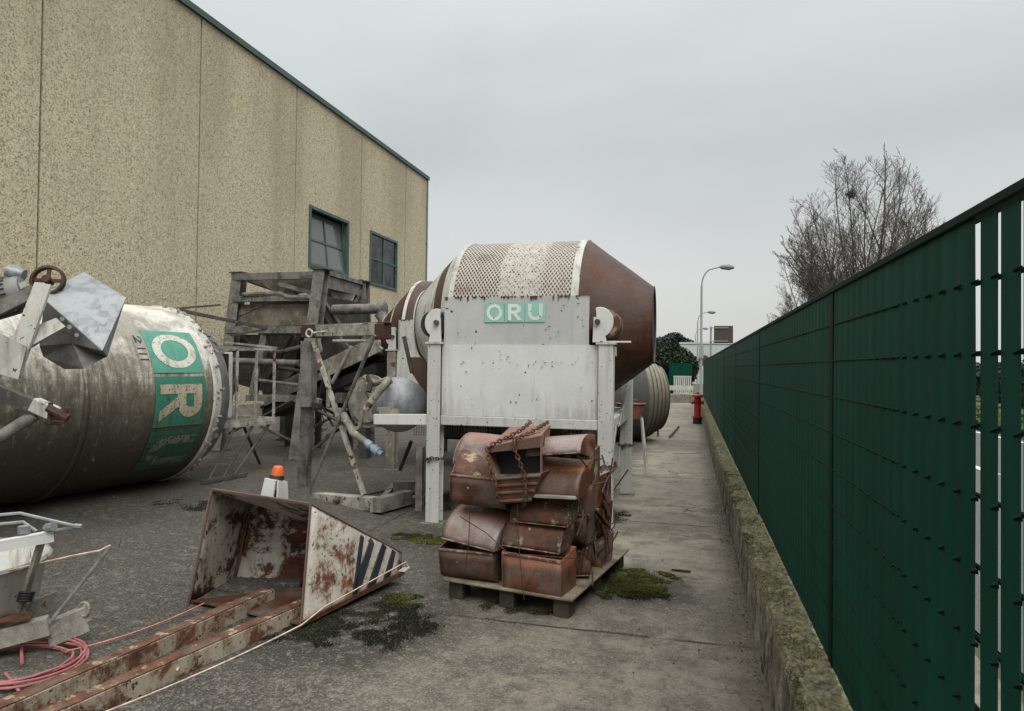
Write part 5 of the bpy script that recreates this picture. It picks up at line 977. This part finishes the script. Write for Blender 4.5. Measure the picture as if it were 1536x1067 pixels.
def bucket_master(mat):
    t = thing('elevator_bucket', '', 'bucket', group='rusty elevator buckets stacked on the pallet'); W, cy, cz = .43, .0, .118
    pr_ = [(-.140, .240), (-.143, .16), (-.138, .085)] + [(-.068-.07*math.cos(R(a)), .078-.075*math.sin(R(a))) for a in (15, 35, 55, 75, 90)] + [(.0, .0), (.06, .0), (.125, .004), (.138, .02), (.142, .13), (.145, .25)]
    mb = MB(); n = len(pr_)-1
    def sp(u, w):
        k = u*n; i = min(int(k+1e-6), n-1); a = k-i; y = pr_[i][0]*(1-a)+pr_[i+1][0]*a; z = pr_[i][1]*(1-a)+pr_[i+1][1]*a; x = (w-.5)*W; q = mnoise.noise(V((x*5, y*5, z*5)))*.010 + mnoise.noise(V((x*14, y*9, z*9)))*.003; return V((x, y-cy+q, z-cz+q*.5))
    mb.grid(sp, n, 10); mb.build('shell', mat, t, smooth=True, local=True, solid=.006)
    for s in (-1, 1):
        mb = MB(); mb.plate([V((s*(W/2+.004), y-cy, z-cz)) for y, z in pr_], .006, (s, 0, 0)); ep = mb.build('end_plate', mat, t, local=True)
    mb = MB(); mb.bar((-W/2, -.141, .111), (W/2, -.141, .111), .012, .014); mb.build('lip', M['lip'], t, local=True, bevel=.003)
    for x, z in (((-.07, .03), (.06, .036)) if mat in (M['rust_d'], M['rust_b']) else ()): 
        mb = MB(); mb.lathe([(0, .011), (.006, .010), (.009, 0)], (x, -.139, z), (0, -1, 0), 8); mb.build('bolt_head', M['frame'], t, local=True)
    return t
def hood_master(mat):
    t = thing('elevator_bucket', '', 'bucket', group='rusty elevator buckets stacked on the pallet'); W = .43
    arc = [(.13-.275*math.sin(R(a)), -.115+.235*math.cos(R(a))) for a in range(0, 91, 9)]; pr_ = [(.15, .118)] + arc; n = len(pr_)-1; mb = MB()
    def sp(u, w):
        k = u*n; i = min(int(k+1e-6), n-1); a = k-i; y = pr_[i][0]*(1-a)+pr_[i+1][0]*a; z = pr_[i][1]*(1-a)+pr_[i+1][1]*a; x = (w-.5)*W; q = mnoise.noise(V((x*6, y*6, z*6)))*.009+mnoise.noise(V((x*17, y*9, z*9)))*.003; return V((x, y+q, z+q*.6))
    mb.grid(sp, n, 14); mb.build('shell', mat, t, smooth=True, local=True, solid=.006)
    for s in (-1, 1):
        mb = MB(); mb.plate([V((s*(W/2+.003), y, z)) for y, z in arc] + [V((s*(W/2+.003), .06, -.10)), V((s*(W/2+.003), .13, -.02))], .006, (s, 0, 0)); mb.build('end_plate', mat, t, local=True)
    mb = MB(); mb.bar((-W/2, -.147, -.112), (W/2, -.147, -.112), .010, .010); mb.build('lip', M['lip'], t, local=True, bevel=.003)
    return t
masters = {k: bucket_master(M['rust_'+k]) for k in 'abcd'}; masters.update(e=hood_master(M['rust_a']), f=hood_master(M['rust_f']), g=hood_master(M['rust_c'])); used = set(); rz_ = random.Random(22)
def put(k, px, py, off, tilt, roll, zr, label, z=None, pos=None, s=(1, 1, 1)):
    m = masters[k]
    o = m if k not in used else child_copy(m, None); used.add(k)
    p = pos if pos else PL(px, py, pf, pr, off-.14) + e2*.14 - e1*.055; o.location = p; roll += rz_.gauss(0, 1.6); zr += rz_.gauss(0, 2.5); tilt += rz_.gauss(0, 4) if abs(tilt) > 10 else rz_.gauss(0, 1)
    o.rotation_euler = (Matrix.Rotation(ang+R(zr), 3, 'Z') @ Matrix.Rotation(R(roll), 3, 'Y') @ Matrix.Rotation(R(tilt), 3, 'X')).to_euler(); o['label'] = label; o.scale = s; return o
put('b', 808, 868, .15, 0, 0, 0, 'upright flat-fronted brown bucket at the lower front corner of the pallet stack', s=(1.03, 1, 1.30))
put('g', 808, 805, .16, -4, 0, -1, 'cement crusted bucket turned mouth down directly above the flat-fronted corner bucket', s=(1, 1, .92))
put('g', 818, 766, .20, 8, 0, 1, 'dark cement stained bucket below the thin pale strip, third up on the walkway side', s=(1, 1, .72))
put('f', 834, 721, .19, 0, 1, -2, 'bucket with bright orange rusted crown on the walkway side of the chained box', s=(1, 1, .98))
put('e', 842, 673, .22, -14, -4, 2, 'smooth reddish grey bucket topmost on the walkway side beside the chained box', s=(.95, 1, .80))
put('d', 708, 848, .16, 8, 2, 3, 'dark open bucket at the foot of the stack holding scraps, on the scoop side')
put('e', 717, 797, .17, -6, 3, -2, 'smooth slanted reddish bucket lying over the dark open bucket on the scoop side', s=(1.04, 1.05, 1.05))
put('d', 724, 738, .18, 6, 1, 2, 'upright dark bucket beside the chained box on the scoop side')
put('e', 728, 680, .40, -4, 0, 4, 'pale grey rounded bucket topmost behind the chained box on the scoop side')
put('g', 726, 706, .30, -10, 12, 18, 'crusted yellowish bucket wedged under the topmost pale grey bucket')
rb = random.Random(12)
for col, u in (('walkway', .735), ('scoop', .28)):
    for off, nm in ((.55, 'middle'), (.92, 'rear')):
        for lv, z in enumerate((.27, .505, .74) if nm == 'rear' else (.27, .505, .74, .96)):
            p = pf + e1*LW*u + e2*off + V((rb.gauss(0, .012), 0, z-.145+.0)); k = rb.choice('abcdeg')
            put(k, 0, 0, 0, rb.gauss(0, 4) - (90 if rb.random() < .4 and k in 'abcd' else 0), (rb.choice((0, 180)) if k in 'abcd' else 0) + rb.gauss(0, 2), rb.gauss(0, 4), f'rusty bucket in the {nm} row of the pallet stack, {("lowest", "second up", "third up", "topmost")[lv]} on the {col} side', pos=p)
Q = lambda px, py, off=-.05: PL(px, py, pf, pr, off)
cb = thing('ribbed_bucket', 'open-mouthed rusty box bucket with ribbed apron hung with chains on top of the stack', 'bucket', Q(775, 720).to_tuple())
TL, TR, BL, BR = Q(731, 671), Q(812, 653), Q(742, 714), Q(812, 711); bk = [Q(765, 641, .40), Q(826, 637, .40), Q(820, 705, .40), Q(770, 705, .40)]
mb = MB(); mb.add([TL, TR, BR, BL] + bk, [(0, 1, 5, 4), (1, 2, 6, 5), (0, 3, 7, 4), (4, 5, 6, 7), (3, 2, 6, 7)]); mb.build('box', M['rust_a'], cb, solid=.008)
mb = MB(); mb.plate([TL, TR, Q(812, 671), Q(735, 679)], .012, (0, -1, 0)); mb.build('mouth_rim', M['rust_d'], cb)
mb = MB(); mb.add([Q(740, 684, -.02), Q(808, 678, -.02), Q(808, 708, -.02), Q(745, 712, -.02)], [(0, 1, 2, 3)])
mb = MB(); mb.plate([p.lerp(q, .32) for p, q in zip((TL, TR, BR, BL), bk)], .006, (0, -1, 0)); mb.build('mouth_shade', M['dark'], cb)  # near-black sheet paints the shade inside the open mouth
mb = MB(); a0, a1, a2, a3 = Q(740, 715), Q(812, 710), Q(796, 753, -.03), Q(748, 756, -.03); mb.plate([a0, a1, a2, a3], .012, (0, -1, 0)); ap = mb.build('apron', M['rust_b'], cb)
for k in (.08, .34, .60, .90): mb = MB(); mb.bar(a0.lerp(a3, k)+V((0, -.012, 0)), a1.lerp(a2, k)+V((0, -.012, 0)), .018, .018); mb.build('rib', M['rust_b'], ap, bevel=.004)
for s in (0, 1): mb = MB(); e, f = (a0, a3) if s == 0 else (a1, a2); g = Q(757 if s == 0 else 800, 745, .12); mb.plate([e, f, f+e2*.16+V((0, 0, .05)), e+e2*.16], .008); mb.build('cheek', M['rust_d'], cb)
mb = MB(); link_chain([Q(795, 634, .30), Q(782, 645, .15), Q(760, 657, .05), Q(738, 667, -.06), Q(731, 674, -.075), Q(733, 690, -.08), Q(738, 712, -.085), Q(744, 730, -.085), Q(747, 758, -.07)], .034, .0052, mb); tag(mb.build('chain', M['rust'], smooth=True), 'rusty chain hanging over the near-scoop edge of the ribbed bucket', 'chain')
mb = MB(); link_chain([Q(821, 634, .30), Q(806, 643, .12), Q(785, 654, -.02), Q(772, 661, -.07), Q(772, 674, -.08), Q(779, 692, -.085), Q(786, 712, -.09), Q(789, 735, -.09), Q(788, 752, -.07)], .034, .0052, mb); tag(mb.build('chain', M['rust'], smooth=True), 'rusty chain hanging down the middle of the ribbed bucket', 'chain')
mb = MB(); mb.plate([Q(782, 742, .0), Q(860, 746, .0), Q(862, 750, .0), Q(782, 746, .0)], .10, (0, -1, 0)); tag(mb.build('metal_strip', M['frame_pale'], bevel=.002), 'thin pale metal strip wedged below the orange crowned bucket', 'strip')
mb = MB(); mb.tube([Q(690, 775, -.035), Q(730, 800, -.03), Q(762, 830, -.025), Q(860, 838, -.02)], .0035, 5); mb.tube([Q(705, 768, -.03), Q(703, 815, -.035), Q(698, 850, -.03)], .003, 5); mb.tube([Q(776, 755, -.02), Q(777, 800, -.03), Q(781, 850, -.03), Q(786, 900, -.02)], .003, 5); tag(mb.build('binding_wire', M['rust_dark'], smooth=True), 'thin dark wire binding the front of the bucket stack', 'wire')
rr = random.Random(6); rods = MB()
for k in range(30):
    p = pf + e1*(LW*rr.uniform(.93, 1.02)) + e2*rr.uniform(.12, 1.0) + V((0, 0, rr.uniform(.0, .75))); d = V((rr.gauss(0, .22), rr.gauss(0, .5), rr.gauss(0, .8))).normalized()*rr.uniform(.10, .32)
    if p.z + min(0, d.z) < .15: d.z = abs(d.z)
    rods.tube([p, p+d*.5+V((rr.gauss(0, .02), rr.gauss(0, .03), rr.gauss(0, .03))), p+d], rr.uniform(.004, .009), 6)
for k in range(7):
    p = pf + e1*(LW*rr.uniform(.93, .99)) + e2*rr.uniform(.3, 1.0) + V((0, 0, rr.uniform(.1, .55))); s = rr.uniform(.07, .16); a = V((rr.gauss(0, .3), rr.gauss(0, 1), rr.gauss(0, 1))).normalized()*s; b = V((rr.gauss(0, .3), rr.gauss(0, 1), rr.gauss(0, 1))).normalized()*s*.7; rods.plate([p-a, p-b, p+a*.8, p+b*1.1], .006)
tag(rods.build('scrap_bundle', M['rust_dark'], smooth=False), 'tangle of thin rusty rods and scrap along the walkway side of the bucket stack', 'scrap')
mb = MB(); mb.tube([Q(867, 683, .1), Q(880, 700, .2), Q(895, 692, .75), Q(902, 688, 1.2)], .007, 6); tag(mb.build('loose_rod', M['rust_d'], smooth=True), 'bent rod reaching from the bucket stack to the chained mixer leg', 'rod')

# ================================================================== BEHIND THE MIXER
s2 = thing('ribbed_silo', 'second silo lying behind the mixer with pale ribbed end towards the walkway', 'silo', (-.74, 16.6, 0), R(90-65))
mb = MB(); prof = [(-4.2, 0), (-4.2, .8), (-3.6, 1.0)] + [(-3.4+.2*k, 1.0) for k in range(14)] + [(-.6, 1.0)]; mb.lathe(prof, (0, 0, 1.0), (1, 0, 0), 56); mb.build('shell', M['silo2'], s2, smooth=True, local=True)
pr2 = [(-.6, 1.0)]
for k in range(5):
    t0 = -.58+.115*k; r0 = 1.0-.035*k-.007*k*k; pr2 += [(t0, r0+.02), (t0+.05, r0+.018), (t0+.06, r0-.035), (t0+.10, r0-.04), (t0+.11, r0-.01)]
pr2 += [(.0, .76), (.02, .70), (.02, 0)]
mb = MB(); mb.lathe(pr2, (0, 0, 1.0), (1, 0, 0), 56); mb.build('ribbed_end', M['silo2end'], s2, smooth=True, local=True)
p = G(987, 655); tag(MB().tube([(p.x, p.y, 0), (p.x-.02, p.y+.05, .95)], .025, 8).build('thin_post', M['frame_dark']), 'thin dark post leaning beside the ribbed silo', 'post')
mb = MB(); mb.tube(sag(V((p.x-.02, p.y+.03, .9)), YP(945, 598, 14.6), .05), .012, 6); tag(mb.build('cable', M['frame']), 'grey cable running from the thin post past the ribbed silo', 'cable')
for a, b, l in (((957, 655), (986, 640), 'grubby timber batten on the ground beside the ribbed silo'), ((1005, 655), (1018, 640), 'thin short batten on the ground nearest the hydrant')):
    pa_, pb_ = G(*a, .04), G(*b, .04); mb = MB(); mb.bar(pa_, pb_, .12 if a[0] < 1000 else .04, .08); tag(mb.build('timber_batten', M['plank'], bevel=.006), l, 'batten')
c = DP(946, 607, 11.3); wb = thing('red_barrow', 'faded red metal tub on thin legs behind the rear mixer leg', 'barrow', (c.x, c.y, 0)); mb = MB()
mb.lathe([(.0, .24), (.02, .25), (.03, .235), (-.22, .17), (-.25, 0)], c, (0, 0, 1), 24); mb.build('tub', M['redp'], wb, smooth=True); mb = MB()
for dx, dy in ((-.2, -.2), (.2, -.2), (.15, .25), (-.15, .25)): mb.tube([c+V((dx, dy, -.2)), (c.x+dx*1.5, c.y+dy*1.5, 0)], .02, 6)
mb.build('legs', M['white_dirty'], wb)
mb = MB(); rr = random.Random(15)
for k in range(9):
    a = V((-1.15+rr.uniform(-.12, .18), 8.3+rr.uniform(-.5, .9), 0.02)); mb.tube([a, a+V((rr.gauss(.02, .12), rr.gauss(.2, .3), rr.uniform(.4, .85)))], rr.uniform(.006, .014), 6)
tag(mb.build('rod_heap', M['rust_a']), 'heap of faded red and rusty rods leaning between the mixer legs by the walkway', 'scrap')

# ================================================================== LIGHT
w = bpy.data.worlds.new("World"); scn.world = w; w.use_nodes = True; nt = w.node_tree; bg = nt.nodes["Background"]
def wn(t, ins=(), **kw):
    nd = nt.nodes.new(t)
    for k, v in kw.items(): setattr(nd, k, v)
    for k, v in dict(ins).items():
        if isinstance(v, bpy.types.NodeSocket): nt.links.new(v, nd.inputs[k])
        else: nd.inputs[k].default_value = v
    return nd
SUN_EL, SUN_AZ = R(50), R(150)      # azimuth clockwise from +Y
sky = wn('ShaderNodeTexSky', sky_type='NISHITA', sun_disc=False, sun_elevation=SUN_EL, sun_rotation=SUN_AZ, air_density=1.5, dust_density=4.0)
tc = wn('ShaderNodeTexCoord').outputs['Generated']; sep = wn('ShaderNodeSeparateXYZ', {0: tc})
mp = wn('ShaderNodeMapping', {0: tc, 3: (1, 1, 2.6)}).outputs[0]
n1 = wn('ShaderNodeTexNoise', {'Vector': mp, 'Scale': 1.9, 'Detail': 5, 'Roughness': .5, 'Distortion': .3}).outputs[0]
rmp = wn('ShaderNodeValToRGB', {0: sep.outputs[2]}); e = rmp.color_ramp.elements
e[0].position = 0.0; e[0].color = (5.9, 5.95, 5.85, 1); e[1].position = .9; e[1].color = (16.5, 16.8, 16.6, 1)
for pp, cc in ((.12, (5.7, 5.78, 5.74, 1)), (.30, (4.9, 5.2, 5.18, 1)), (.50, (6.4, 6.8, 6.7, 1))): x = e.new(pp); x.color = cc
mr = wn('ShaderNodeMapRange', {0: n1, 1: .35, 2: .65, 3: .93, 4: 1.06}).outputs[0]
cl = wn('ShaderNodeMix', {0: 1.0, 6: rmp.outputs[0], 7: mr}, data_type='RGBA', blend_type='MULTIPLY').outputs[2]
mx = wn('ShaderNodeMix', {0: .93, 6: sky.outputs[0], 7: cl}, data_type='RGBA').outputs[2]
nt.links.new(mx, bg.inputs[0]); bg.inputs[1].default_value = .1
sd = bpy.data.lights.new('sun', 'SUN'); so = bpy.data.objects.new('sun', sd); COL.objects.link(so); sd.energy = 1.6; sd.angle = R(35); sd.color = (1, .97, .92)
sv = V((math.sin(SUN_AZ)*math.cos(SUN_EL), math.cos(SUN_AZ)*math.cos(SUN_EL), math.sin(SUN_EL))); so.rotation_euler = (-sv).to_track_quat('-Z', 'Y').to_euler(); so.location = (0, 0, 30)
vs = scn.view_settings; scn.display_settings.display_device = 'sRGB'; vs.view_transform = 'Standard'; vs.look = 'None'; vs.exposure = 0.28; vs.gamma = 1.0; vs.use_curve_mapping = False
scn.cycles.max_bounces = 6; scn.cycles.diffuse_bounces = 4
